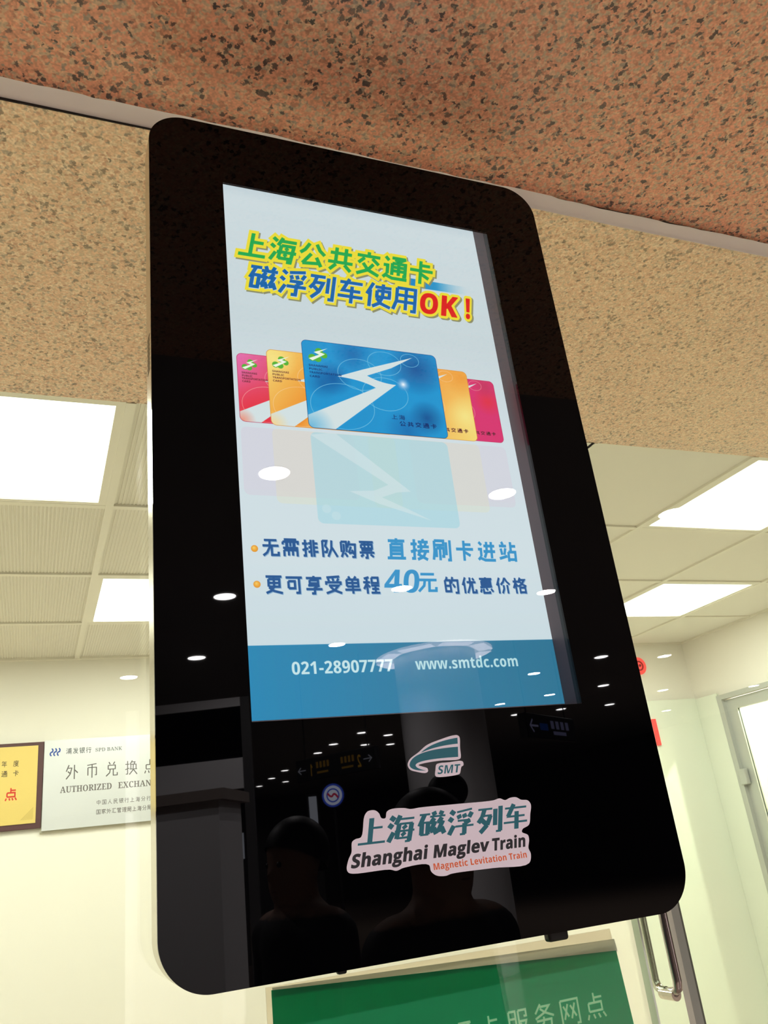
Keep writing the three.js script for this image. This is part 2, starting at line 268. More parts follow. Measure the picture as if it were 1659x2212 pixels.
// ------------------------------------------------------------------ the shop: shell
struct('floor', box(SHOP.x0, SHOP.x1, -0.1, 0, SHOP.z1, GLASS), M.shopFloor, 'pale floor of the bright shop behind the glass', 'floor');
struct('wall_back', box(SHOP.x0, SHOP.x1, 0, 2.75, SHOP.z1 - 0.1, SHOP.z1), M.cream, 'cream back wall of the shop', 'wall');
struct('wall_left', box(SHOP.x0 - 0.1, SHOP.x0, 0, 2.75, SHOP.z1 - 0.1, GLASS - 0.02), M.cream, 'cream left side wall of the shop', 'wall');
{
  // right wall, open where its glazed door stands (z -3.02 to -2.1, up to 2.21)
  const w = struct('wall_right', mergeGeometries([
    box(SHOP.x1, SHOP.x1 + 0.1, 2.225, 2.75, SHOP.z1 - 0.1, GLASS - 0.02),
    box(SHOP.x1, SHOP.x1 + 0.1, 0, 2.225, SHOP.z1 - 0.1, -3.022),
    box(SHOP.x1, SHOP.x1 + 0.1, 0, 2.225, -2.0, GLASS - 0.02)]), M.cream, 'cream right side wall of the shop above its door', 'wall');
  struct('wall_passage', mergeGeometries([box(SHOP.x1 + 1.0, SHOP.x1 + 1.1, 0, 2.75, SHOP.z1 - 0.1, GLASS - 0.02), box(SHOP.x1 + 0.1, SHOP.x1 + 1.0, -0.1, 0, SHOP.z1, GLASS), box(SHOP.x1 + 0.1, SHOP.x1 + 1.0, 2.65, 2.75, SHOP.z1, GLASS), box(SHOP.x1 + 0.1, SHOP.x1 + 1.0, 0, 2.75, SHOP.z1 - 0.1, SHOP.z1)]), M.cream, 'pale passage beyond the glazed side door', 'wall');
  const d = struct('door_2', null, null, 'glazed side door with brushed metal frame on the right', 'door');
  part('frame', mergeGeometries([box(3.30, 3.345, 0, 2.222, -3.022, -2.985), box(3.30, 3.345, 2.195, 2.222, -2.985, -2.02), box(3.30, 3.345, 0, 2.222, -2.03, -2.0)]), M.frameSteel, d);
  part('frame', mergeGeometries([box(3.325, 3.35, 0.02, 2.19, -2.985, -2.91), box(3.325, 3.35, 2.13, 2.19, -2.91, -2.05)]), M.frameSteel, d);
  part('pane', box(3.334, 3.342, 0.03, 2.14, -2.91, -2.05), M.glass, d);
  part('hinge', new RoundedBoxGeometry(0.03, 0.085, 0.05, 2, 0.006).translate(3.305, 1.762, -2.972), M.frameSteel, d);
}
{
  const t = thing('ceiling_light', 'round ceiling light in the passage beyond the side door', 'ceiling light', [SHOP.x1 + 0.55, 2.65, -2.3]);
  part('diffuser', new THREE.CylinderGeometry(0.2, 0.2, 0.03, 32).translate(0, -0.016, 0), glow(1, 0.95, 0.9, 3), t);
  const l = new THREE.PointLight(lin(1, 0.92, 0.86), 8); l.position.set(0, -0.08, 0); l.castShadow = true; t.add(l);
}
// pale green glass board standing against the back wall near the corner
{
  const t = thing('glass_board', 'pale green glass board lining the far corner beside the side door', 'glass board'), m = phys({ color: 0xeef3e3, roughness: 0.12, ior: 1.5 });
  part('pane', box(2.55, 3.312, 0.02, 2.247, SHOP.z1 + 0.012, SHOP.z1 + 0.022), m, t);
  part('pane', box(3.313, 3.323, 0.02, 2.24, SHOP.z1 + 0.012, -3.026), m, t);
}

// ------------------------------------------------------------------ the shop: gridded ceiling and its lamps
const XL = [-2.62, -2.02, -1.42, -0.82, -0.22, 0.38, 0.98], XR = [1.03, 1.63, 2.23, 2.83, SHOP.x1], ZS = [EDGE, -1.452, -2.048, -2.64, SHOP.z1];
const LAMPS = [[-0.82, 0], [-0.22, 2], [1.63, 0], [2.23, 2], [-2.02, 0], [-1.42, 2]];
{
  const ceil = struct('ceiling', null, null, 'cream suspended ceiling of square tiles inside the shop', 'ceiling');
  part('slab', box(SHOP.x0 - 0.1, SHOP.x1 + 0.1, SOFFIT + 0.1, SOFFIT + 0.2, SHOP.z1 - 0.1, EDGE + 0.02), M.cream, ceil);
  const runners = [];
  for (const x of [...XL.slice(1), ...XR.slice(0, -1)]) runners.push(box(x - 0.011, x + 0.011, SOFFIT - 0.002, SOFFIT + 0.03, SHOP.z1, EDGE));
  for (const z of ZS.slice(1, -1)) runners.push(box(SHOP.x0, SHOP.x1, SOFFIT - 0.0008, SOFFIT + 0.03, z - 0.011, z + 0.011));
  runners.forEach((g) => part('runner', g, M.runner, ceil));
  part('edge_trim', mergeGeometries([box(SHOP.x0, SHOP.x1, SOFFIT - 0.004, SOFFIT + 0.03, SHOP.z1, SHOP.z1 + 0.022), box(SHOP.x1 - 0.022, SHOP.x1, SOFFIT - 0.004, SOFFIT + 0.03, SHOP.z1 + 0.022, EDGE), box(0.98, 1.03, SOFFIT - 0.002, SOFFIT + 0.03, SHOP.z1, EDGE)]), M.runner, ceil);
  // a ribbed tile: narrow ridges running away from the glass
  const ribbed = (w, d) => {
    const s = new THREE.Shape(), n = Math.round(w / 0.0105), p = w / n; s.moveTo(0, 0.012);
    for (let i = 0; i < n; i++) { s.lineTo(i * p, 0.0022); s.lineTo(i * p + p * 0.28, 0.0022); s.lineTo(i * p + p * 0.4, 0); s.lineTo(i * p + p * 0.9, 0); }
    s.lineTo(w, 0.0022); s.lineTo(w, 0.012);
    return new THREE.ExtrudeGeometry(s, { depth: d, bevelEnabled: false });
  };
  for (const XS of [XL, XR]) for (let i = 0; i + 1 < XS.length; i++) for (let j = 0; j + 1 < ZS.length; j++) {
    if (LAMPS.some(([x, r]) => Math.abs(x - XS[i]) < 0.01 && r === j)) continue;
    const w = XS[i + 1] - XS[i] - 0.016, d = ZS[j] - ZS[j + 1] - 0.016;
    if (XS === XL) { const t = part('tile', ribbed(w, d), M.ribTile, ceil); t.position.set(XS[i] + 0.008, SOFFIT + 0.006, ZS[j + 1] + 0.008); }
    else part('tile', new THREE.BoxGeometry(w, 0.012, d).translate((XS[i] + XS[i + 1]) / 2, SOFFIT + 0.012, (ZS[j] + ZS[j + 1]) / 2), M.ceilingTile, ceil);
  }
  const where = ['square ceiling light cut by the left picture edge, against the granite', 'square ceiling light showing just left of the black display, nearer the plaques', 'large square ceiling light by the right picture edge, against the granite', 'square ceiling light right of the display, near the far corner', 'square ceiling light far left against the granite', 'square ceiling light far left near the back wall'];
  LAMPS.forEach(([x, r], i) => {
    const z0 = ZS[r], z1 = ZS[r + 1], cx = x + 0.3, cz = (z0 + z1) / 2, w = 0.582, d = z0 - z1 - (r ? 0.018 : 0.009);
    const t = thing('ceiling_light', where[i], 'ceiling light', [cx, SOFFIT, cz + (r ? 0 : 0.0045)], 0, 'square light panels of the shop ceiling');
    part('frame', mergeGeometries([box(-w / 2, -w / 2 + 0.022, 0.0002, 0.05, -d / 2, d / 2), box(w / 2 - 0.022, w / 2, 0.0002, 0.05, -d / 2, d / 2), box(-w / 2 + 0.022, w / 2 - 0.022, 0.0002, 0.05, -d / 2, -d / 2 + 0.02), box(-w / 2 + 0.022, w / 2 - 0.022, 0.0002, 0.05, d / 2 - 0.02, d / 2)]), M.runner, t);
    part('diffuser', box(-w / 2 + 0.018, w / 2 - 0.018, 0.004, 0.02, -d / 2 + 0.016, d / 2 - 0.016), glow(...SHOP_TINT.map((c) => Math.sqrt(c)), 2.6), t);
    const l = new THREE.RectAreaLight(lin(...SHOP_TINT), SHOP_LAMP, w - 0.05, d - 0.05);
    l.position.set(0, 0.002, 0); l.rotation.x = -Math.PI / 2; t.add(l);
  });
}

// ------------------------------------------------------------------ granite soffit, glazing and the silicone joint
struct('trim_1', mergeGeometries([box(HALL.x0, HALL.x1, SOFFIT, SOFFIT + 0.08, GLASS, 0.62), box(HALL.x0, HALL.x1, SOFFIT, HALL.top, 0.62, 0.66)]), M.redGranite, 'reddish speckled granite soffit overhanging the shop front', 'soffit');
struct('trim_2', box(SHOP.x0, SHOP.x1, SOFFIT, SOFFIT + 0.08, EDGE, GLASS - GLASS_T - 0.001), M.beigeGranite, 'beige speckled granite soffit behind the glass', 'soffit');
{
  // glazing: a fixed sheet left of the joint and a door leaf right of it
  struct('window_1', box(SHOP.x0, 0.2565, 0.0, SOFFIT - 0.004, GLASS - GLASS_T, GLASS), M.glass, 'clear frameless glass front of the shop behind the black display', 'window');
  const d = struct('door_1', null, null, 'clear glass door leaf with a tubular pull handle', 'door');
  part('leaf', box(0.2595, 1.32, 0.01, SOFFIT - 0.004, GLASS - GLASS_T, GLASS), M.glass, d);
  part('edge_seal', mergeGeometries([box(0.2568, 0.2592, 0.01, SOFFIT - 0.01, GLASS - GLASS_T, GLASS)]), std({ color: 0xcfd6c4, roughness: 0.5 }), d, 'pale clear seal strip');
  const strip = part('jamb_strip', box(0.317, 0.3285, 0.01, SOFFIT - 0.01, GLASS - GLASS_T - 0.012, GLASS - GLASS_T - 0.001), phys({ color: 0xa59ba2, roughness: 0.35, metalness: 0.4 }), d, 'dull grey metal strip');
  part('rubber_lip', box(0.3285, 0.3312, 0.01, SOFFIT - 0.01, GLASS - GLASS_T - 0.012, GLASS - GLASS_T - 0.001), std({ color: 0x4d4a47, roughness: 0.7 }), strip);
  const hx = 0.284, y0 = 1.4185, y1 = 1.86, bar = (dz) => new THREE.TubeGeometry(new THREE.CatmullRomCurve3([[dz * 0.2, y0], [dz * 0.75, y0 + 0.001], [dz, y0 + 0.008], [dz, y0 + 0.03], [dz, (y0 + y1) / 2], [dz, y1 - 0.03], [dz, y1 - 0.008], [dz * 0.75, y1 - 0.001], [dz * 0.2, y1]].map(([z, y]) => new THREE.Vector3(hx, y, GLASS - GLASS_T / 2 + z)), false, 'catmullrom', 0.2), 60, 0.0052, 14);
  const pull = part('pull_handle', bar(0.0185), phys({ color: 0xc9c0c0, roughness: 0.16, metalness: 1 }), d, 'polished tubular pull handle');
  part('inner_bar', bar(-0.0215), phys({ color: 0xc7cbbd, roughness: 0.16, metalness: 1 }), pull);
  part('bolt_cap', new THREE.CylinderGeometry(0.0066, 0.0066, 0.024, 20).rotateX(Math.PI / 2).translate(hx, y0 - 0.002, GLASS - GLASS_T / 2), phys({ color: 0xd0cdc2, roughness: 0.15, metalness: 1 }), pull);
  struct('window_2', box(1.323, SHOP.x1, 0.0, SOFFIT - 0.004, GLASS - GLASS_T, GLASS), M.glass, 'clear fixed glass sheet right of the door', 'window');
}
{
  // hand-tooled silicone bead, a little uneven, with the dark gap it leaves
  const pos = [], idx = [], n = 420, x0 = -2.6, x1 = 3.3, prof = [[0, 0.0000], [0.0035, 0.0005], [0.0062, 0.004], [0.0085, 0.011], [0.0098, 0.019], [0.0102, 0.0265], [0.0075, 0.0292], [0, 0.0296]];
  for (let i = 0; i <= n; i++) {
    const x = x0 + (x1 - x0) * i / n, a = valueNoise(x * 9, 1, 999, 3) - 0.5, b = valueNoise(x * 40, 5, 999, 4) - 0.5, right = x > 0.38 ? 1 : 0;
    for (const [dz, dy] of prof) pos.push(x, 2.5602 + dy * (1 - right * 0.09) + (dy < 0.01 ? a * 0.0022 : dy > 0.025 ? Math.min(0, b * 0.003 + a * 0.002) : 0), GLASS + 0.0002 + dz * (1 + a * 0.25 + b * 0.15));
  }
  const k = prof.length;
  for (let i = 0; i < n; i++) for (let j = 0; j + 1 < k; j++) { const a = i * k + j, b = a + k; idx.push(a, b, a + 1, b, b + 1, a + 1); }
  const g = new THREE.BufferGeometry(); g.setAttribute('position', new THREE.Float32BufferAttribute(pos, 3)); g.setIndex(idx); g.computeVertexNormals();
  const t = struct('trim_3', g, M.silicone, 'white silicone bead sealing the glass to the granite', 'sealant');
  const gasket = [];
  for (let i = 0; i < 26; i++) { const x = -1.5 + i * 0.048, a = valueNoise(x * 9, 1, 999, 3) - 0.5, h = 0.0042 - 0.0026 * Math.max(0, (x + 0.6) / 0.35) * (x < -0.25 ? 1 : 1); if (x < -0.27) gasket.push(box(x, x + 0.0485, 2.5602 + a * 0.0022 - Math.max(0.0016, h), 2.5612 + a * 0.0022, GLASS, GLASS + 0.0018)); }
  part('gasket', mergeGeometries(gasket), M.gasket, t, 'dark rubber showing under the bead');
  part('gasket', box(0.38, 3.3, SOFFIT - 0.006, SOFFIT - 0.0002, GLASS + 0.0002, GLASS + 0.0055), M.gasket, t, 'dark gap above the bead');
}

// ------------------------------------------------------------------ the black display
const LCD = { x0: -0.2096, x1: 0.1944, y0: 1.7398, y1: 2.458, z: -0.0338 };
function screenPicture() {
  const S = 1.15, [c, x] = canvas(1150, 2045);
  x.scale(S, S);
  const W = 1000, H = 1778;
  let g = x.createLinearGradient(0, 0, 0, H); g.addColorStop(0, '#c3d3d9'); g.addColorStop(0.03, '#cfdde1'); g.addColorStop(0.3, '#c9d8dc'); g.addColorStop(0.52, '#d3e0e6'); g.addColorStop(0.75, '#d2e1e6'); g.addColorStop(1, '#c8dbe2');
  x.fillStyle = g; x.fillRect(0, 0, W, H);
  // blue streak behind the title
  g = x.createLinearGradient(690, 0, 940, 0); g.addColorStop(0, '#1a86c4'); g.addColorStop(0.45, '#2b97cb'); g.addColorStop(1, 'rgba(190,215,222,0)');
  x.fillStyle = g; x.beginPath(); x.moveTo(682, 316); x.lineTo(700, 279); x.lineTo(942, 279); x.lineTo(936, 314); x.closePath(); x.fill();
  // title: shadow, yellow rim, fill
  const L1 = '上海公共交通卡', L2 = '磁浮列车使用', sk = 0.2;
  const line1 = (w, col, o, dx = 0, dy = 0) => [...L1].forEach((ch, i) => glyph(x, ch, 88 + i * 101 + dx, 190 + dy, 96, 109, w, col, { skew: sk, ...o }));
  const line2 = (w, col, o, dx = 0, dy = 0) => [...L2].forEach((ch, i) => glyph(x, ch, 112 + i * 100.5 + dx, 320 + dy, 96, 107, w, col, { skew: sk, ...o }));
  const ok = (col, st, sc, dx = 0, dy = 0) => { latin(x, 'O', 716 + dx, 419 + dy, 118, 78, col, { skew: 0.2, stroke: st, strokeColor: sc }); latin(x, 'K', 795 + dx, 419 + dy, 120, 70, col, { skew: 0.2, stroke: st, strokeColor: sc }); latin(x, '!', 898 + dx, 416 + dy, 120, 24, col, { skew: 0.16, stroke: st, strokeColor: sc }); };
  line1(35, '#8d8f6a', { ext: 11 }, 5, 6); line2(35, '#8d8f6a', { ext: 11 }, 5, 6); ok(null, 26, '#8d8f6a', 6, 6);
  line1(35, '#ecdc3c', { ext: 11 }); line2(35, '#ecdc3c', { ext: 11 }); ok('#ecdc3c', 26, '#ecdc3c');
  line2(15, '#c9d9dc', {}, 1.5, 2);
  line1(13, '#1fa853', { cross: 12.5 }); line2(13, '#1566ac', { cross: 12 }); ok('#dd2323', 4, '#dd2323');
  // the fan of five travel cards
  const card = (x0, y0, w, h, hue, flip) => {
    const rr = (a, b, ww, hh, r) => { x.beginPath(); x.moveTo(a + r, b); x.arcTo(a + ww, b, a + ww, b + hh, r); x.arcTo(a + ww, b + hh, a, b + hh, r); x.arcTo(a, b + hh, a, b, r); x.arcTo(a, b, a + ww, b, r); x.closePath(); };
    const P = { blue: ['#2196d2', '#13599c', '#2a9ad4', '#0d2c6e'], yellow: ['#f2a64a', '#ef9230', '#f6dc7a', '#5a3a18'], pink: ['#d93a72', '#e23f4c', '#e472b4', '#6a1638'] }[hue];
    x.save(); rr(x0, y0, w, h, 17); x.clip();
    let q = x.createLinearGradient(x0, y0, x0 + w, y0 + h); q.addColorStop(0, hue === 'blue' ? P[0] : P[2]); q.addColorStop(0.45, P[1]); q.addColorStop(0.5, P[0]); q.addColorStop(1, hue === 'yellow' ? P[2] : P[0]);
    x.fillStyle = hue === 'blue' ? P[0] : q; x.fillRect(x0, y0, w, h);
    const blob = (u, v, r, col) => { const b = x.createRadialGradient(x0 + u * w, y0 + v * h, 2, x0 + u * w, y0 + v * h, r * w); b.addColorStop(0, col); b.addColorStop(1, col.slice(0, 7) + '00'); x.fillStyle = b; x.fillRect(x0, y0, w, h); };
    if (hue === 'blue') { blob(0.83, 0.2, 0.22, '#0f4d90d0'); blob(0.36, 0.1, 0.16, '#1460a4b0'); blob(0.2, 0.42, 0.14, '#0f4f96c0'); blob(0.86, 0.78, 0.14, '#10508fe0'); blob(0.7, 0.95, 0.18, '#1662a8b0'); blob(0.12, 0.5, 0.12, '#155ea0a0'); blob(0.5, 0.22, 0.12, '#2a9bd2a0'); blob(0.4, 0.8, 0.22, '#2590cc80'); }
    else if (hue === 'yellow') { blob(0.05, 0.12, 0.2, '#f8e68ae0'); blob(0.92, 0.66, 0.2, '#f7e98ee0'); blob(0.95, 0.1, 0.2, '#ee9a3cd0'); }
    else { blob(0.1, 0.9, 0.4, '#e8323ee0'); blob(0.9, 0.35, 0.16, '#e23848e0'); blob(0.9, 0.1, 0.14, '#c23a60d0'); }
    const px = (a, b) => [x0 + (a - 280) / 473 * w, y0 + (b - 594) / 317 * h];
    x.strokeStyle = hue === 'blue' ? '#7cc4e0' : 'rgba(250,225,200,0.5)'; x.lineWidth = 1.6;
    for (const [a, b, rx, ry] of [[468, 702, 75, 58], [560, 649, 59, 45], [654, 626, 33, 25], [398, 826, 106, 82], [550, 766, 79, 61]]) { const [u, v] = px(a, b); x.beginPath(); x.ellipse(u, v, rx * w / 473, ry * h / 317, 0, 0, Math.PI * 2); x.stroke(); }
    const go = (a, b) => x.lineTo(...px(a, b)), cu = (a, b, d, e) => x.quadraticCurveTo(...px(a, b), ...px(d, e));
    x.fillStyle = '#d5e3e4'; x.beginPath(); x.moveTo(...px(666, 613)); go(583, 664); go(493, 703); cu(535, 726, 592, 727); go(361, 914); go(274, 914); go(279, 868); go(519, 746); cu(470, 720, 390, 718); go(481, 681); x.closePath(); x.fill();
    if (hue === 'blue') { blob(0.02, 0.98, 0.16, '#5fb4dcd0'); const b = px(618, 722), q2 = x.createRadialGradient(...b, 1, ...b, 26); q2.addColorStop(0, '#f4fbff'); q2.addColorStop(0.25, '#a9cdea'); q2.addColorStop(1, 'rgba(60,140,200,0.25)'); x.fillStyle = q2; x.beginPath(); x.arc(...b, 25, 0, 7); x.fill(); }
    else blob(0.02, 0.98, 0.12, hue === 'pink' ? '#ee8a70d0' : '#f6d690d0');
    // clover mark and English name
    x.fillStyle = '#58b43a'; for (const [a, b, r] of [[312, 657, 13], [336, 632, 13], [352, 645, 11], [330, 660, 12]]) { x.beginPath(); x.arc(...px(a, b), r * w / 473, 0, 7); x.fill(); }
    x.fillStyle = '#eef6e6'; x.beginPath(); x.moveTo(...px(368, 616)); go(338, 634); go(356, 640); go(312, 668); go(300, 661); go(336, 644); go(318, 636); x.closePath(); x.fill();
    const tx = hue === 'blue' ? '#12306a' : '#5a2a30'; ['SHANGHAI', 'PUBLIC', 'TRANSPORTATION', 'CARD'].forEach((s, i) => latin(x, s, ...px(297, 690 + i * 13.4), 11.5 * h / 317, [64, 45, 108, 35][i] * w / 473, tx));
    hanzi(x, '上海', ...px(560, 838), 22 * w / 473, 18 * h / 317, 26 * w / 473, 9, tx); hanzi(x, '公共交通卡', ...px(585, 860), 23 * w / 473, 19 * h / 317, 27.5 * w / 473, 13, tx);
    x.restore();
    rr(x0, y0, w, h, 17); x.lineWidth = 1.5; x.strokeStyle = { blue: '#114a88', yellow: '#d8923c', pink: '#b8385e' }[hue]; x.stroke();
  };
  const fan = () => { card(70, 672, 352, 237, 'pink'); card(610, 672, 352, 238, 'pink'); card(164, 646, 396, 267, 'yellow'); card(468, 645, 394, 267, 'yellow'); card(281, 594, 472, 317, 'blue'); };
  fan();
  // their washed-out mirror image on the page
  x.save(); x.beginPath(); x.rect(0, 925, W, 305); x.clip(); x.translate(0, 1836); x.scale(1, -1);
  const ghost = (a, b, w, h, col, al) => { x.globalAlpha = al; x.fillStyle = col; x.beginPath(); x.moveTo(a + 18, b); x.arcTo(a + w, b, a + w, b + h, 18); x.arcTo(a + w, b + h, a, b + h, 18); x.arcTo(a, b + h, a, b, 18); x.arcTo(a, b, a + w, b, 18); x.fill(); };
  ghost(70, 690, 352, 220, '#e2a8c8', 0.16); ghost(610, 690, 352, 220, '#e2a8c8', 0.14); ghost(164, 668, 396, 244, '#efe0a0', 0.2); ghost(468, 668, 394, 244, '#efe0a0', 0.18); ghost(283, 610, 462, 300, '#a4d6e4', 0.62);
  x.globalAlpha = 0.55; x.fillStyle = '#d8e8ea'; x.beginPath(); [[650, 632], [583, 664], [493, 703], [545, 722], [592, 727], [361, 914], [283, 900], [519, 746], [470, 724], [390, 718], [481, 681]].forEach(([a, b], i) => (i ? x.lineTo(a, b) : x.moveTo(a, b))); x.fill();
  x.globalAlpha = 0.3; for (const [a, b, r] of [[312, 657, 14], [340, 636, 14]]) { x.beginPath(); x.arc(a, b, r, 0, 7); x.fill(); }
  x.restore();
  // the two offers
  const dark = '#2a5a94', light = '#3c96cb';
  const ball = (a, b) => { const q = x.createRadialGradient(a - 2, b - 3, 1, a, b, 11); q.addColorStop(0, '#f6cf6a'); q.addColorStop(0.6, '#eea63a'); q.addColorStop(1, '#dc8f34'); x.fillStyle = q; x.beginPath(); x.arc(a, b, 10, 0, 7); x.fill(); };
  ball(90, 1309); ball(91, 1413);
  const words = (s, a, b, w, h, p, col) => { hanzi(x, s, a + 2, b + 2, w, h, p, 13.5, '#8fb4d0', {}); hanzi(x, s, a, b, w, h, p, 13, col, {}); };
  words('无需排队购票', 111, 1276, 50, 55, 57.5, dark);
  hanzi(x, '直接刷卡进站', 484, 1264, 64, 70, 76, 13.5, light, { skew: 0.08 });
  words('更可享受单程', 113, 1386, 51, 54, 57.4, dark);
  latin(x, '40', 462, 1435, 98, 114, light, { skew: 0.18 });
  hanzi(x, '元', 568, 1370, 66, 64, 66, 13, light, { skew: 0.12 });
  words('的优惠价格', 659, 1384, 49, 54, 59, dark);
  // footer
  g = x.createLinearGradient(56, 0, 1000, 0); g.addColorStop(0, '#2d89b6'); g.addColorStop(0.5, '#377fa3'); g.addColorStop(1, '#2f7696');
  x.fillStyle = g; x.fillRect(0, 1583, W, 200);
  latin(x, '021-28907777', 170, 1663, 46, 294, '#c8e6ea'); latin(x, 'www.smtdc.com', 531, 1662, 45, 336, '#b9dfe4');
  return canvasTexture(c);
}
{
  const P = PANEL, cy = P.y0 + P.h / 2;
  const panel = thing('display_panel', 'tall black glass advertising display hung on the shop front', 'display', [0, P.y0, 0]);
  const up = (g) => g.translate(0, P.h / 2, 0);           // from panel centre to the group's base
  const hole = { x0: -0.1950, x1: 0.1946, y0: 1.7333, y1: 2.4241 };
  const front = rounded(P.w, P.h, P.r);
  const cut = new THREE.Path(); cut.moveTo(hole.x0, hole.y0 - cy); cut.lineTo(hole.x0, hole.y1 - cy); cut.lineTo(hole.x1, hole.y1 - cy); cut.lineTo(hole.x1, hole.y0 - cy); cut.closePath();
  front.holes.push(cut);
  part('front_plate', up(new THREE.ExtrudeGeometry(front, { depth: 0.0035, bevelEnabled: false, curveSegments: 32 }).translate(0, 0, -0.0035)), M.blackGlass, panel, 'glossy black glass face');
  part('cover_glass', box(hole.x0, hole.x1, hole.y0 - P.y0, hole.y1 - P.y0, -0.0003, 0), M.coverGlass, panel, 'clear glass over the screen');
  // aluminium housing: open box with eight vent slots low on the left flank
  const shell = rounded(P.w, P.h, P.r); shell.holes.push(rounded(P.w - 0.006, P.h - 0.006, P.r - 0.003, THREE.Path));
  const ring = new THREE.ExtrudeGeometry(shell, { depth: 0.0355, bevelEnabled: false, curveSegments: 32 }).translate(0, 0, -0.0392);
  const ev = new Evaluator(); ev.attributes = ['position', 'normal']; ev.useGroups = false;
  ring.deleteAttribute('uv'); let body = new Brush(ring, M.alu); body.updateMatrixWorld();
  for (let i = 0; i < 8; i++) {
    const s = new RoundedBoxGeometry(0.02, 0.0042, 0.021, 3, 0.0018); s.deleteAttribute('uv');
    const b = new Brush(s, M.alu); b.position.set(-P.w / 2, 2.1840 - i * 0.00645 - cy, -0.0215); b.updateMatrixWorld();
    body = ev.evaluate(body, b, SUBTRACTION);
  }
  part('housing', up(body.geometry), M.alu, panel, 'satin silver aluminium side frame');
  part('back_plate', up(new THREE.ExtrudeGeometry(rounded(P.w - 0.0062, P.h - 0.0062, P.r - 0.003), { depth: 0.0018, bevelEnabled: false, curveSegments: 24 }).translate(0, 0, -0.041)), M.blackPlastic, panel);
  // what is seen through the window: side walls, bezel lip and the lit screen
  const w = 0.0012, yA = hole.y0 - P.y0, yB = hole.y1 - P.y0 + 0.036;
  const well = part('screen_well', mergeGeometries([box(hole.x1, hole.x1 + w, yA, yB, LCD.z, -0.0095), box(hole.x0 - 0.02, hole.x1 + w, yA - w, yA, LCD.z, -0.0036), box(hole.x0 - 0.02, hole.x1 + w, yB, yB + w, LCD.z, -0.0036), box(hole.x0 - 0.02 - w, hole.x0 - 0.02, yA, yB, LCD.z, -0.0036)]), M.bezel, panel, 'dark grey-brown inner frame round the screen');
  part('glass_edge', box(hole.x1, hole.x1 + w, yA, yB, -0.0095, -0.0036), M.blackPlastic, well);
  const sg = planarUV(new THREE.BoxGeometry(LCD.x1 - LCD.x0, LCD.y1 - LCD.y0, 0.003).translate((LCD.x0 + LCD.x1) / 2, (LCD.y0 + LCD.y1) / 2 - P.y0, LCD.z - 0.0015), LCD.x0, LCD.y0 - P.y0, LCD.x1 - LCD.x0, LCD.y1 - LCD.y0);
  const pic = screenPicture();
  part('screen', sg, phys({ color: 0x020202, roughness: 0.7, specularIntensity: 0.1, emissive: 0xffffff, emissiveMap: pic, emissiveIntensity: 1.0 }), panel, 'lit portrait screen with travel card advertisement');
  part('screen_lip', box(LCD.x0, hole.x1, yA - 0.001, LCD.y0 - P.y0, LCD.z - 0.003, LCD.z - 0.0004), M.bezel, well);
  // nubs on the underside and the pads that hold it off the glass
  part('sensor_nub', new RoundedBoxGeometry(0.024, 0.012, 0.012, 3, 0.003).translate(0.119, -0.0035, -0.02), M.blackPlastic, panel);
  part('key_nub', new RoundedBoxGeometry(0.009, 0.006, 0.008, 3, 0.002).translate(-0.118, -0.0015, -0.02), M.blackPlastic, panel);
  for (const [px, py] of [[-0.2, 0.25], [0.2, 0.3], [-0.2, 0.85], [0.2, 0.85]]) part('mounting_pad', new THREE.CylinderGeometry(0.022, 0.022, 0.0238, 24).rotateX(Math.PI / 2).translate(px, py, -0.0529), M.blackPlastic, panel);

  // ---- stickers on the black face
  const sticker = (name, pts, x0, y0, w2, h2, draw, label, smooth = true) => {
    const k = 9, [c, x] = canvas(Math.round(w2 * k), Math.round(h2 * k)); x.fillStyle = '#efe2ee'; x.fillRect(0, 0, c.width, c.height);
    x.scale(k, k); x.translate(-x0, y0 + h2); draw(x);
    const curve = new THREE.CatmullRomCurve3(pts.map(([a, b]) => new THREE.Vector3(a, b, 0)), true, 'centripetal');
    const s = new THREE.Shape((smooth ? curve.getPoints(pts.length * 6) : pts.map(([a, b]) => new THREE.Vector3(a, b, 0))).map((v) => new THREE.Vector2(v.x, v.y)));
    const g = planarUV(new THREE.ExtrudeGeometry(s, { depth: 0.25, bevelEnabled: false }), x0, y0, w2, h2);
    g.scale(0.001, 0.001, 0.001);
    const m = part(name, g, std({ map: canvasTexture(c), roughness: 0.5 }), panel, label);
    return m;
  };
  const teal = '#0f6878';
  // canvas y runs down while the sticker's millimetres run up: draw with y negated
  const poly = (x, pts, fill) => { const c = new THREE.CatmullRomCurve3(pts.map(([a, b]) => new THREE.Vector3(a, -b, 0)), true, 'centripetal').getPoints(120); x.fillStyle = fill; x.beginPath(); c.forEach((v, i) => (i ? x.lineTo(v.x, v.y) : x.moveTo(v.x, v.y))); x.closePath(); x.fill(); };
  const swoosh = sticker('logo_sticker', [[-32.4, -7.4], [-29.5, -2], [-18.4, 4.6], [-7.7, 11.3], [11.4, 16.7], [23.8, 19.2], [29.8, 19.1], [31.8, 17], [30.7, 6], [29.6, -4.4], [26.4, -5.9], [5.3, -5.6], [-15.6, -7.1], [-20.2, -8.3], [-16, -10], [-10.6, -12.3], [-10.4, -15.2], [-13.2, -16.6], [-23.1, -14.8], [-30.3, -12]], -36, -22, 72, 45, (x) => {
    x.fillStyle = teal; x.beginPath(); x.moveTo(-15.8, -3.9); x.quadraticCurveTo(-2, -14, 29.2, -16.6); x.lineTo(28.6, -10.4); x.quadraticCurveTo(2, -9.8, -15.8, -3.9); x.fill();
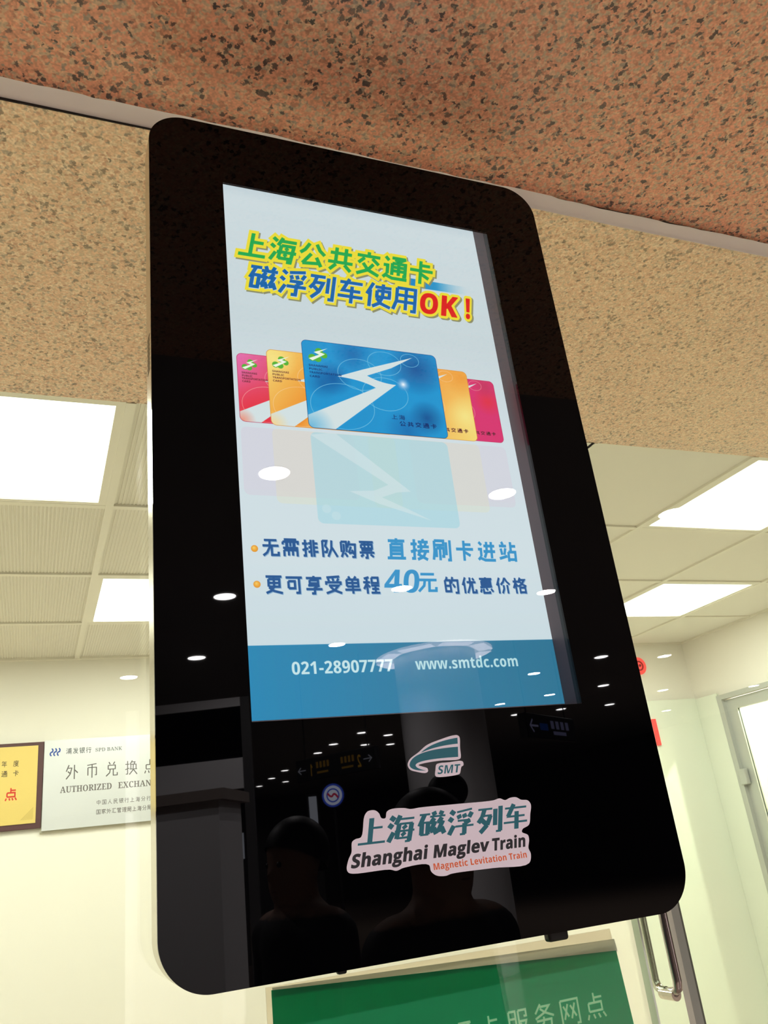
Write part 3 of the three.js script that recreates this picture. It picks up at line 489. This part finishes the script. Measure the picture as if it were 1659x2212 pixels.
    x.beginPath(); x.moveTo(-30.4, 7.8); x.quadraticCurveTo(-28, -7.2, 28.3, -7.2); x.lineTo(26.9, 3.2); x.quadraticCurveTo(-22, 2.4, -23.6, 8.2); x.quadraticCurveTo(-23.4, 11.6, -12.6, 14.2); x.quadraticCurveTo(-29.4, 13.6, -30.4, 7.8); x.fill();
  }, 'white-edged teal train swoosh sticker');
  swoosh.position.set(-0.002 + 0.0, 1.688 - P.y0, 0.0001);
  const smt = sticker('logo_sticker', [[-2.7, -20], [-1.5, -14], [0.2, -9.2], [3.6, -8.1], [14.1, -7.9], [31.3, -8.2], [31.7, -12], [29.1, -13.6], [26, -20.2], [23.8, -21.1], [-1, -21.5]], -6, -24, 40, 18, (x) => latin(x, 'SMT', -0.4, 18.9, 11.6, 26.4, teal, { skew: 0.3 }), 'small white SMT sticker with teal letters');
  smt.position.set(-0.002, 1.688 - P.y0, 0.0001);
  const big = sticker('logo_sticker', [[-106.7, -16.1], [-104.1, -8.1], [-100.4, -2.1], [-98.8, 7.2], [-94.9, 9.5], [-88.8, 11], [-83.5, 29.5], [-79.3, 33.8], [-71.7, 34], [-67.7, 30.8], [-65.7, 26.2], [-61.4, 25.8], [-59.4, 31.2], [-54.7, 33.5], [-40.5, 33.4], [-33, 31.8], [-22.4, 32.3], [20, 32], [62.1, 31.8], [70.8, 33.1], [76.8, 30.9], [83.7, 32.7], [90.9, 32.5], [96.1, 29.7], [104.5, 28.1], [107.3, 23.7], [104.5, 14], [101, 4.1], [92.2, 0.3], [91, -2.5], [97.4, -6], [97.9, -10.7], [95.5, -18.6], [97.1, -24.5], [93.2, -33.1], [50, -33], [3, -32.9], [-3.7, -34.1], [-13.8, -32.6], [-19, -28.2], [-20.6, -22.1], [-48, -21.7], [-55.7, -23.5], [-62.9, -21.6], [-100.6, -21], [-105.3, -19.4]], -112, -40, 224, 80, (x) => {
    [...'上海磁浮列车'].forEach((ch, i) => glyph(x, ch, [-95, -64, -30, 3, 37, 68][i], [-28.6, -28, -28, -27.5, -27, -27][i], 31, [27, 26.5, 25.5, 26, 26.5, 26][i], 17, teal, { skew: 0.22, cross: 7.5 }));
    latin(x, 'Shanghai', -103, 16, 16.4, 82, '#17131c', { skew: 0.26, stroke: 0.7 }); latin(x, 'Maglev', -16, 16.2, 15.8, 64, '#17131c', { skew: 0.26, stroke: 0.7 }); latin(x, 'Train', 52, 16.6, 15.8, 41, '#17131c', { skew: 0.2, stroke: 0.6 });
    latin(x, 'Magnetic Levitation Train', -16.5, 27.4, 8.4, 109, '#e8622c');
  }, 'white maglev train sticker with teal, black and orange lettering');
  big.position.set(-0.004, 1.606 - P.y0, 0.0001);
}

// ------------------------------------------------------------------ green notice behind the glass, under the display
{
  const z = GLASS - GLASS_T - 0.0035;
  const t = thing('notice_sign', 'green notice with white Chinese lettering taped below the display', 'sign', [0, 1.1, z]);
  const quad = (pts, d, z0) => new THREE.ExtrudeGeometry(new THREE.Shape(pts.map(([a, b]) => new THREE.Vector2(a, b - 1.1))), { depth: d, bevelEnabled: false }).translate(0, 0, z0);
  part('backing', quad([[-0.1765, 1.4935], [0.227, 1.4905], [0.252, 1.12], [-0.1765, 1.12]], 0.0012, 0), phys({ color: 0xf6efe2, roughness: 1, transmission: 0.8, thickness: 0 }), t, 'cream paper backing');
  part('clear_edge', quad([[-0.1700, 1.4925], [0.2300, 1.4795], [0.2315, 1.4665], [-0.1695, 1.4845]], 0.0006, 0.0012), phys({ color: 0xdcded8, roughness: 1, transmission: 0.5, thickness: 0 }), t, 'pale grey holder edge');
  const [c, x] = canvas(1260, 1050); x.fillStyle = '#10bd9c'; x.fillRect(0, 0, 1260, 1050); x.scale(3000, 3000);   // metres from (-0.175, 1.49)
  [...'通卡服务网点'].forEach((ch, i) => glyph(x, ch, 0.175 + 0.0115 + i * 0.0327, 1.49 - 1.4325, 0.0262, 0.0262, 8.5, '#d6f6ea'));
  const g = planarUV(quad([[-0.1712, 1.4905], [0.2292, 1.4678], [0.248, 1.14], [-0.1712, 1.14]], 0.0006, 0.0019), -0.175, 1.14 - 1.1, 0.42, 0.35);
  part('sheet', g, phys({ map: canvasTexture(c), roughness: 1, transmission: 0.75, thickness: 0 }), t, 'deep green printed sheet');
}

// ------------------------------------------------------------------ plaques and red sign on the back wall
{
  const z = SHOP.z1;
  const wp = thing('award_plaque', 'yellow brass plaque with red character in a dark wooden frame', 'plaque', [0, 1.866, z]);
  const fr = new THREE.Shape([[-0.92, 0], [-0.3515, 0], [-0.3485, 0.352], [-0.92, 0.352]].map(([a, b]) => new THREE.Vector2(a, b)));
  part('frame', new THREE.ExtrudeGeometry(fr, { depth: 0.014, bevelEnabled: true, bevelSize: 0.003, bevelThickness: 0.003, bevelSegments: 2 }).translate(0, 0, 0.003), M.wood, wp, 'dark purplish wooden frame');
  const [c, x] = canvas(1050, 640); x.fillStyle = '#ecd07a'; x.fillRect(0, 0, 1050, 640); x.save(); x.scale(2000, 2000);   // metres from (-0.895, 2.206)
  hanzi(x, '年度', 0.895 - 0.513, 2.206 - 2.148, 0.022, 0.026, 0.046, 10, '#5c5138');
  hanzi(x, '通卡', 0.895 - 0.512, 2.206 - 2.108, 0.024, 0.026, 0.045, 10, '#5c5138'); glyph(x, '交', 0.895 - 0.557, 2.206 - 2.108, 0.024, 0.026, 10, '#5c5138');
  glyph(x, '点', 0.895 - 0.494, 2.206 - 2.036, 0.048, 0.054, 11, '#d8372c');
  x.strokeStyle = '#a88f4a'; x.lineWidth = 0.0012; for (let i = 0; i < 9; i++) { x.beginPath(); x.moveTo(0.515 - 0.006 * i, 0.305); x.lineTo(0.515, 0.305 - 0.006 * i); x.stroke(); }
  x.restore();
  part('face', planarUV(new THREE.BoxGeometry(0.525, 0.32, 0.003).translate(-0.6325, 0.18, 0.0215), -0.895, 0.02, 0.525, 0.32), phys({ map: canvasTexture(c), roughness: 0.4, metalness: 0.25 }), wp, 'yellow brass face');

  const sp = thing('steel_plaque', 'brushed steel currency exchange plaque half hidden by the display', 'plaque', [0, 1.85, z]);
  const [c2, y] = canvas(1280, 748); y.fillStyle = '#e2e3e4'; y.fillRect(0, 0, 1280, 748); y.save(); y.scale(2000, 2000);   // metres from (-0.345, 2.222)
  const ox = 0.345, oy = 2.222;
  y.strokeStyle = '#2a4c9c'; y.lineWidth = 0.0055; y.lineCap = 'round'; for (let i = 0; i < 3; i++) { y.beginPath(); y.arc(ox - 0.312 + i * 0.0145, oy - 2.163, 0.0085, 2.2, 4.8); y.stroke(); y.beginPath(); y.arc(ox - 0.318 + i * 0.0145, oy - 2.178, 0.008, -0.9, 1.4); y.stroke(); }
  hanzi(y, '浦发银行', ox - 0.256, oy - 2.184, 0.0235, 0.026, 0.0275, 10, '#5d5f63'); latin(y, 'SPD BANK', ox - 0.134, oy - 2.161, 0.022, 0.115, '#777a7e', { font: 'bold {}px serif' });
  hanzi(y, '外币兑换点', ox - 0.256, oy - 2.113, 0.054, 0.064, 0.083, 7.5, '#5a5553', { cross: 5.5 });
  latin(y, 'AUTHORIZED', ox - 0.276, oy - 1.996, 0.036, 0.215, '#6e6866', { font: 'bold {}px serif' }); latin(y, 'EXCHANGE', ox - 0.036, oy - 1.996, 0.036, 0.19, '#6e6866', { font: 'bold {}px serif' });
  hanzi(y, '中国人民银行上海分行', ox - 0.126, oy - 1.954, 0.019, 0.021, 0.0236, 9, '#6e6866'); hanzi(y, '国家外汇管理局上海分局', ox - 0.126, oy - 1.915, 0.019, 0.021, 0.0215, 10, '#6e6866');
  y.restore();
  part('plate', planarUV(new THREE.BoxGeometry(0.64, 0.374, 0.014).translate(-0.025, 0.187, 0.016), -0.345, 0, 0.64, 0.374), phys({ map: canvasTexture(c2), roughness: 0.38, metalness: 0.35 }), sp, 'satin steel plate');
  part('back_board', box(-0.352, 0.3, -0.008, 0.366, 0.0, 0.009), std({ color: 0xc9c4b0, roughness: 0.6 }), sp);

  const rs = thing('red_sign', 'small round red glowing sign peeking out beside the display', 'sign', [2.966, 2.4, z]);
  const ringShape = (r, q) => { const s = new THREE.Shape(); s.absarc(0, 0, r, 0, Math.PI * 2); if (q) { const h = new THREE.Path(); h.absarc(0, 0, q, 0, Math.PI * 2); s.holes.push(h); } return new THREE.ExtrudeGeometry(s, { depth: 0.008, bevelEnabled: false, curveSegments: 28 }); };
  part('disc', ringShape(0.052, 0).translate(0, 0.06, 0), std({ color: 0xe8403f, roughness: 0.5, emissive: lin(0.9, 0.09, 0.075), emissiveIntensity: 0.75 }), rs);
  part('ring', ringShape(0.030, 0.022).translate(0, 0.06, 0.004), std({ color: 0xb02020, roughness: 0.5 }), rs);
  part('dot', ringShape(0.008, 0).translate(0.006, 0.062, 0.004), std({ color: 0x902020, roughness: 0.5 }), rs);
  solo('red_light_strip', box(2.95, 2.975, 1.99, 2.14, z + 0.022, z + 0.034), std({ color: 0xe8403f, roughness: 0.5, emissive: lin(0.9, 0.09, 0.075), emissiveIntensity: 0.7 }), 'thin upright red strip just below the round red sign', 'light strip');
}

// ------------------------------------------------------------------ the hall behind the camera, which the glass mirrors
struct('floor_hall', box(HALL.x0, HALL.x1, -0.1, 0, GLASS, HALL.z1), M.hallFloor, 'polished stone floor of the station hall', 'floor');
struct('ceiling_hall', box(HALL.x0, HALL.x1, HALL.top, HALL.top + 0.1, 0.6, HALL.z1), M.hallCeiling, 'grey ceiling of the station hall', 'ceiling');
struct('wall_hall_far', box(HALL.x0, HALL.x1, 0, HALL.top, HALL.z1, HALL.z1 + 0.1), M.hallWall, 'dark far wall of the station hall', 'wall');
struct('wall_hall_left', box(HALL.x0 - 0.1, HALL.x0, 0, HALL.top, GLASS, HALL.z1), M.hallWall, 'dark left wall of the station hall', 'wall');
struct('wall_hall_right', box(HALL.x1, HALL.x1 + 0.1, 0, HALL.top, GLASS, HALL.z1), M.hallWall, 'dark right wall of the station hall', 'wall');
struct('wall_front_left', box(HALL.x0, SHOP.x0, 0, SOFFIT, GLASS - 0.15, GLASS), M.redGranite, 'granite clad front wall left of the shop', 'wall');
struct('wall_front_right', box(SHOP.x1, HALL.x1, 0, SOFFIT, GLASS - 0.15, GLASS), M.redGranite, 'granite clad front wall right of the shop', 'wall');
{
  const rows = [[1.13, 4.40], [3.08, 4.53], [1.36, 7.29], [1.52, 9.88], [3.26, 9.35], [3.21, 7.00], [8.32, 10.55], [10.18, 13.10], [12.07, 15.51], [7.69, 11.68], [9.37, 13.84], [8.64, 14.63], [10.89, 15.77], [9.92, 16.19], [6.58, 17.48], [7.49, 18.14], [8.25, 19.88], [6.43, 19.12], [7.44, 19.62], [6.49, 20.61], [6.58, 24.22], [6.70, 26.24], [6.86, 28.58], [7.18, 31.58], [7.56, 27.72], [0.78, 10.75], [9.72, 10.50], [12.40, 13.85], [15.00, 16.90], [15.10, 13.90], [-1.0, 4.4], [-1.0, 7.2], [5.0, 4.6], [5.1, 7.1], [-3.2, 4.4]];
  const disc = new THREE.CylinderGeometry(0.11, 0.11, 0.012, 28), rim = new THREE.TorusGeometry(0.122, 0.014, 8, 32).rotateX(Math.PI / 2), lampMat = glow(...HALL_TINT.map((v) => 0.5 + 0.5 * v), HALL_LAMP), rimMat = std({ color: 0xcfcaca, roughness: 0.4 });
  rows.forEach(([x, z], i) => {
    const t = thing('downlight', 'round recessed downlight in the station hall ceiling', 'downlight', [x, HALL.top, z], 0, 'downlights of the station hall');
    part('lens', disc.clone().translate(0, -0.004, 0), lampMat, t); part('rim', rim, rimMat, t);
    const s = new THREE.SpotLight(lin(...HALL_TINT), HALL_SPOT, 0, 1.25, 0.6, 2); s.position.set(0, -0.03, 0); s.target.position.set(0, -4, 0); s.shadow.radius = 1; s.castShadow = true; t.add(s, s.target);
  });
  const col = thing('round_column', 'round white column crowned by a glowing ring in the hall', 'column', [5.02, 0, 10.1]);
  part('shaft', new THREE.CylinderGeometry(0.6, 0.6, HALL.top, 48, 1).translate(0, HALL.top / 2, 0), M.columnWhite, col);
  const ringS = new THREE.Shape(); ringS.absarc(0, 0, 0.86, 0, Math.PI * 2); const rh = new THREE.Path(); rh.absarc(0, 0, 0.6, 0, Math.PI * 2); ringS.holes.push(rh);
  part('ring_light', new THREE.ExtrudeGeometry(ringS, { depth: 0.02, bevelEnabled: false, curveSegments: 40 }).rotateX(Math.PI / 2).translate(0, HALL.top - 0.001, 0), glow(1, 0.8, 0.77, 5.5), col, 'pinkish glowing ring');
  for (let i = 0; i < 8; i++) { const a = i * Math.PI / 4, l = new THREE.RectAreaLight(lin(1, 0.85, 0.82), 6, 0.22, 0.5); l.position.set(0.73 * Math.cos(a), HALL.top - 0.03, 0.73 * Math.sin(a)); l.rotation.set(-Math.PI / 2, 0, -a, 'XYZ'); col.add(l); }

  // hanging way signs (their lettering is too dim to read)
  const arrow = (x, a, b, s, dir, c) => { x.strokeStyle = c; x.lineWidth = s * 0.22; x.beginPath(); x.moveTo(a - dir * s, b); x.lineTo(a + dir * s, b); x.moveTo(a + dir * 0.25 * s, b - 0.7 * s); x.lineTo(a + dir * s, b); x.lineTo(a + dir * 0.25 * s, b + 0.7 * s); x.stroke(); };
  const sign = (x1, z1, x2, z2, yy, h, draw, label) => {
    const w = Math.hypot(x2 - x1, z2 - z1), t = thing('way_sign', label, 'sign', [(x1 + x2) / 2, yy, (z1 + z2) / 2], Math.atan2(z2 - z1, x1 - x2) + 0, 'hanging way signs');
    t.rotation.y = Math.atan2(z2 - z1, -(x2 - x1));
    const [c, x] = canvas(512, Math.round(512 * h / w)); x.fillStyle = '#07070a'; x.fillRect(0, 0, 512, 600); draw(x, 512, c.height);
    part('case', new RoundedBoxGeometry(w, h, 0.12, 2, 0.01).translate(0, 0, -0.065), M.blackPlastic, t);
    part('face', new THREE.PlaneGeometry(w - 0.02, h - 0.02).translate(0, 0, 0.0), std({ color: 0x050505, roughness: 0.4, emissive: 0xffffff, emissiveMap: canvasTexture(c), emissiveIntensity: 3.5 }), t);
    for (const s of [-0.4, 0.4]) part('rod', new THREE.CylinderGeometry(0.01, 0.01, HALL.top - yy - h / 2, 8).translate(s * w, (HALL.top - yy + h / 2) / 2, -0.06), M.blackPlastic, t);
    return t;
  };
  sign(3.04, 10.92, 3.79, 9.79, 2.78, 0.3, (x, w, h) => { arrow(x, 490 - 450, h * 0.5, 26, -1, '#c8c8d8'); latin(x, '2', 80, h * 0.82, h * 0.8, 26, '#c89428'); latin(x, '1', 400, h * 0.82, h * 0.8, 20, '#c89428'); arrow(x, 475, h * 0.5, 26, 1, '#c8c8d8'); x.fillStyle = '#9a7020'; for (const b of [125, 290]) { for (let i = 0; i < 4; i++) x.fillRect(b + i * 24, h * 0.2, 15, h * 0.3); x.fillRect(b + 8, h * 0.66, 76, h * 0.1); } }, 'dark way sign with two arrows hung in the hall');
  sign(5.8, 9.16, 7.21, 10.1, 2.98, 0.34, (x, w, h) => { arrow(x, 440, h * 0.5, 40, 1, '#9a98c0'); x.fillStyle = '#123a80'; x.fillRect(300, h * 0.36, 84, h * 0.3); x.fillStyle = '#7d7ca4'; for (let i = 0; i < 4; i++) x.fillRect(70 + i * 54, h * 0.2, 34, h * 0.36); x.fillRect(110, h * 0.66, 140, h * 0.16); }, 'dark way sign with one white arrow hung in the hall');
  // round blue and white emblem sign
  const em = thing('emblem_sign', 'round blue-white lit emblem sign with a red stroke', 'sign', [3.24, 2.364, 10], -2.6);
  const [ce, xe] = canvas(256, 256); xe.fillStyle = '#3450c8'; xe.fillRect(0, 0, 256, 256); xe.strokeStyle = '#dfe6ff'; xe.lineWidth = 30; xe.beginPath(); xe.arc(128, 128, 92, 0, 7); xe.stroke(); xe.fillStyle = '#e8eeff'; xe.beginPath(); xe.arc(128, 128, 62, 0, 7); xe.fill(); xe.strokeStyle = '#c02048'; xe.lineWidth = 22; xe.beginPath(); xe.moveTo(70, 160); xe.quadraticCurveTo(110, 90, 130, 128); xe.quadraticCurveTo(150, 160, 190, 100); xe.stroke();
  part('case', new THREE.CylinderGeometry(0.15, 0.15, 0.05, 40).rotateX(Math.PI / 2).translate(0, 0, -0.027), M.blackPlastic, em);
  part('face', new THREE.CircleGeometry(0.145, 40), std({ color: 0x050505, roughness: 0.4, emissive: 0xffffff, emissiveMap: canvasTexture(ce), emissiveIntensity: 9 }), em);
  part('stem', new THREE.CylinderGeometry(0.02, 0.02, 2.22, 12).translate(0, -1.25, -0.03), M.blackPlastic, em);

  // pale pillar, the frame of a dark kiosk over it, and lit doorway slivers farther off
  const pl = thing('square_pillar', 'pale square pillar lit at its top in the hall', 'pillar', [0.82, 0, 6.3], 0.5);
  part('shaft', box(-0.36, 0.3, 0, 2.12, -0.3, 0.3), M.columnWhite, pl); part('capital', box(-0.42, 0.36, 2.12, 2.2, -0.36, 0.36), std({ color: 0x9c8f88, roughness: 0.5 }), pl);
  const bf = thing('kiosk_frame', 'grey window frame of a dark kiosk in the hall', 'frame', [1.05, 0, 8.8], 0.35);
  part('post', box(-0.5, -0.34, 0, 3.3, -0.05, 0.05), M.columnWhite, bf); part('rail', box(-0.34, 0.75, 2.42, 2.74, -0.05, 0.05), M.columnWhite, bf); part('pane', box(-0.34, 0.75, 2.74, 3.3, -0.02, 0.0), M.blackGlass, bf); part('rail', box(-0.5, 0.75, 3.3, 3.4, -0.05, 0.05), M.columnWhite, bf); part('post', box(0.75, 0.85, 0, 3.4, -0.05, 0.05), M.hallWall, bf);
  [[2.86, 3.03, 1.72, 2.3, 'narrow'], [3.15, 3.4, 1.8, 2.26, 'wider'], [4.74, 4.9, 2.1, 2.8, 'tall']].forEach(([a, b, p, q, kind]) => {
    const t = thing('doorway_light', kind + ' pale lit doorway panel deep in the hall', 'light panel', [(a + b) / 2, 0, 16], 0, 'lit doorway panels deep in the hall');
    part('panel', box(-(b - a) / 2, (b - a) / 2, p, q, -0.01, 0), glow(0.85, 0.88, 1, 4), t); part('jamb', box(-(b - a) / 2 - 0.04, (b - a) / 2 + 0.04, 0, q + 0.05, 0.001, 0.06), M.hallWall, t);
  });
}

// ------------------------------------------------------------------ the two people before the glass, seen only as dark reflections
function personBody() {
  const B = [];                                          // tapered bones: a, b, radii
  const bone = (a, b, ra, rb, k = 0) => B.push([a, b, ra, rb, k]);
  bone([0, 1.60, 0.0], [0, 1.52, -0.015], 0.088, 0.07, 1); bone([0, 1.55, -0.03], [0, 1.49, -0.045], 0.05, 0.035, 1); bone([0, 1.54, -0.095], [0, 1.555, -0.085], 0.014, 0.01, 1);   // skull, jaw, nose
  for (const s of [-1, 1]) bone([s * 0.083, 1.57, 0.005], [s * 0.08, 1.54, 0.005], 0.016, 0.012, 1);                                                  // ears
  bone([0, 1.48, 0.012], [0, 1.40, 0.015], 0.052, 0.06, 1); bone([0, 1.34, 0.01], [0, 1.12, 0.0], 0.13, 0.12); bone([-0.12, 1.36, 0.01], [0.12, 1.36, 0.01], 0.085, 0.085); bone([0, 1.12, 0], [0, 0.93, 0.01], 0.125, 0.14);
  for (const s of [-1, 1]) {
    bone([s * 0.17, 1.36, 0.01], [s * 0.22, 1.09, 0.02], 0.062, 0.05); bone([s * 0.22, 1.09, 0.02], [s * 0.225, 0.86, -0.05], 0.046, 0.034);
    bone([s * 0.225, 0.85, -0.05], [s * 0.22, 0.78, -0.065], 0.032, 0.03, 1);
    for (let f = 0; f < 4; f++) { const z = -0.1 + f * 0.022; bone([s * 0.22, 0.77, z], [s * 0.213, 0.735 - (f === 1 || f === 2 ? 0.006 : 0), z - 0.004], 0.011, 0.01, 1); bone([s * 0.213, 0.733, z - 0.004], [s * 0.2, 0.705 - (f === 1 ? 0.008 : 0), z - 0.006], 0.01, 0.008, 1); }
    bone([s * 0.215, 0.81, -0.085], [s * 0.2, 0.765, -0.115], 0.012, 0.009, 1);
    bone([s * 0.09, 0.92, 0.01], [s * 0.1, 0.5, 0.0], 0.09, 0.062); bone([s * 0.1, 0.5, 0], [s * 0.105, 0.09, 0.03], 0.058, 0.042); bone([s * 0.105, 0.05, 0.04], [s * 0.115, 0.035, -0.13], 0.045, 0.036);
  }
  const R = 110, mc = new MarchingCubes(R, std({}), false, false, 200000); mc.isolation = 0;
  const half = 0.9, cy = 0.86, sm = 0.035;
  const dist = (x, y, z) => {
    let d = 9;
    for (const [a, b, ra, rb] of B) {
      const ax = b[0] - a[0], ay = b[1] - a[1], az = b[2] - a[2], px = x - a[0], py = y - a[1], pz = z - a[2];
      const t = Math.max(0, Math.min(1, (px * ax + py * ay + pz * az) / (ax * ax + ay * ay + az * az))), e = Math.hypot(px - t * ax, py - t * ay, pz - t * az) - (ra + (rb - ra) * t);
      const k = Math.min(sm, ra), h = Math.max(0, k - Math.abs(d - e)) / k; d = Math.min(d, e) - h * h * k * 0.25;
    }
    return d;
  };
  for (let k = 0; k < R; k++) for (let j = 0; j < R; j++) for (let i = 0; i < R; i++) {
    const x = ((i - R / 2) / (R / 2)) * half, y = cy + ((j - R / 2) / (R / 2)) * half, z = ((k - R / 2) / (R / 2)) * half;
    mc.field[i + j * R + k * R * R] = Math.abs(x) > 0.36 || Math.abs(z) > 0.3 ? -0.2 : -dist(x, y, z);
  }
  mc.update();
  const n = mc.count, P = new Float32Array(n * 3), N = new Float32Array(n * 3), C = new Float32Array(n * 3);
  for (let i = 0; i < n; i++) {
    const x = mc.positionArray[i * 3] * half, y = mc.positionArray[i * 3 + 1] * half + cy, z = mc.positionArray[i * 3 + 2] * half;
    P.set([x, y, z], i * 3); N.set([mc.normalArray[i * 3], mc.normalArray[i * 3 + 1], mc.normalArray[i * 3 + 2]], i * 3);
    const skin = y > 1.42 || (y < 0.84 && Math.abs(x) > 0.175), shoe = y < 0.09;
    C.set(skin ? [0.42, 0.24, 0.17] : shoe ? [0.02, 0.02, 0.02] : y < 0.93 ? [0.025, 0.028, 0.04] : [0.015, 0.015, 0.018], i * 3);
  }
  const g = new THREE.BufferGeometry(); g.setAttribute('position', new THREE.BufferAttribute(P, 3)); g.setAttribute('normal', new THREE.BufferAttribute(N, 3)); g.setAttribute('color', new THREE.BufferAttribute(C, 3));
  return g;
}
{
  const body = personBody(), skinMat = std({ vertexColors: true, roughness: 0.7 }), hairMat = std({ color: 0x0b0908, roughness: 0.5 });
  const hair = (parent, bun) => {
    const g = new THREE.SphereGeometry(0.101, 32, 20, 0, Math.PI * 2, 0, Math.PI * 0.56); g.rotateX(0.42); g.scale(0.96, 1.08, 1.06); g.translate(0, 1.602, 0.012);
    part('hair', g, hairMat, parent);
    if (bun) part('hair_bun', new THREE.SphereGeometry(0.052, 24, 18).scale(1, 0.9, 1).translate(0.1, 1.70, 0.03), hairMat, parent);
    const eye = std({ color: 0x15100e, roughness: 0.2 }); for (const s of [-1, 1]) part('eye', new THREE.SphereGeometry(0.010, 12, 8).translate(s * 0.031, 1.572, -0.078), eye, parent);
    part('mouth', new THREE.SphereGeometry(0.02, 14, 8).scale(1, 0.22, 0.35).translate(0, 1.497, -0.083), std({ color: 0x7a3a34, roughness: 0.6 }), parent);
  };
  const a = thing('person', 'person in dark clothes with hair in a bun facing the display', 'person', [0.52, 0, 1.16], -0.35); a.scale.setScalar(1.017); part('body', body, skinMat, a); hair(a, true);
  const b = thing('person', 'person in dark clothes with short hair facing the display', 'person', [0.4, 0, 1.98], 1.25); b.scale.setScalar(1.02); part('body', body, skinMat, b); hair(b, false);
}

renderer.render(scene, camera);
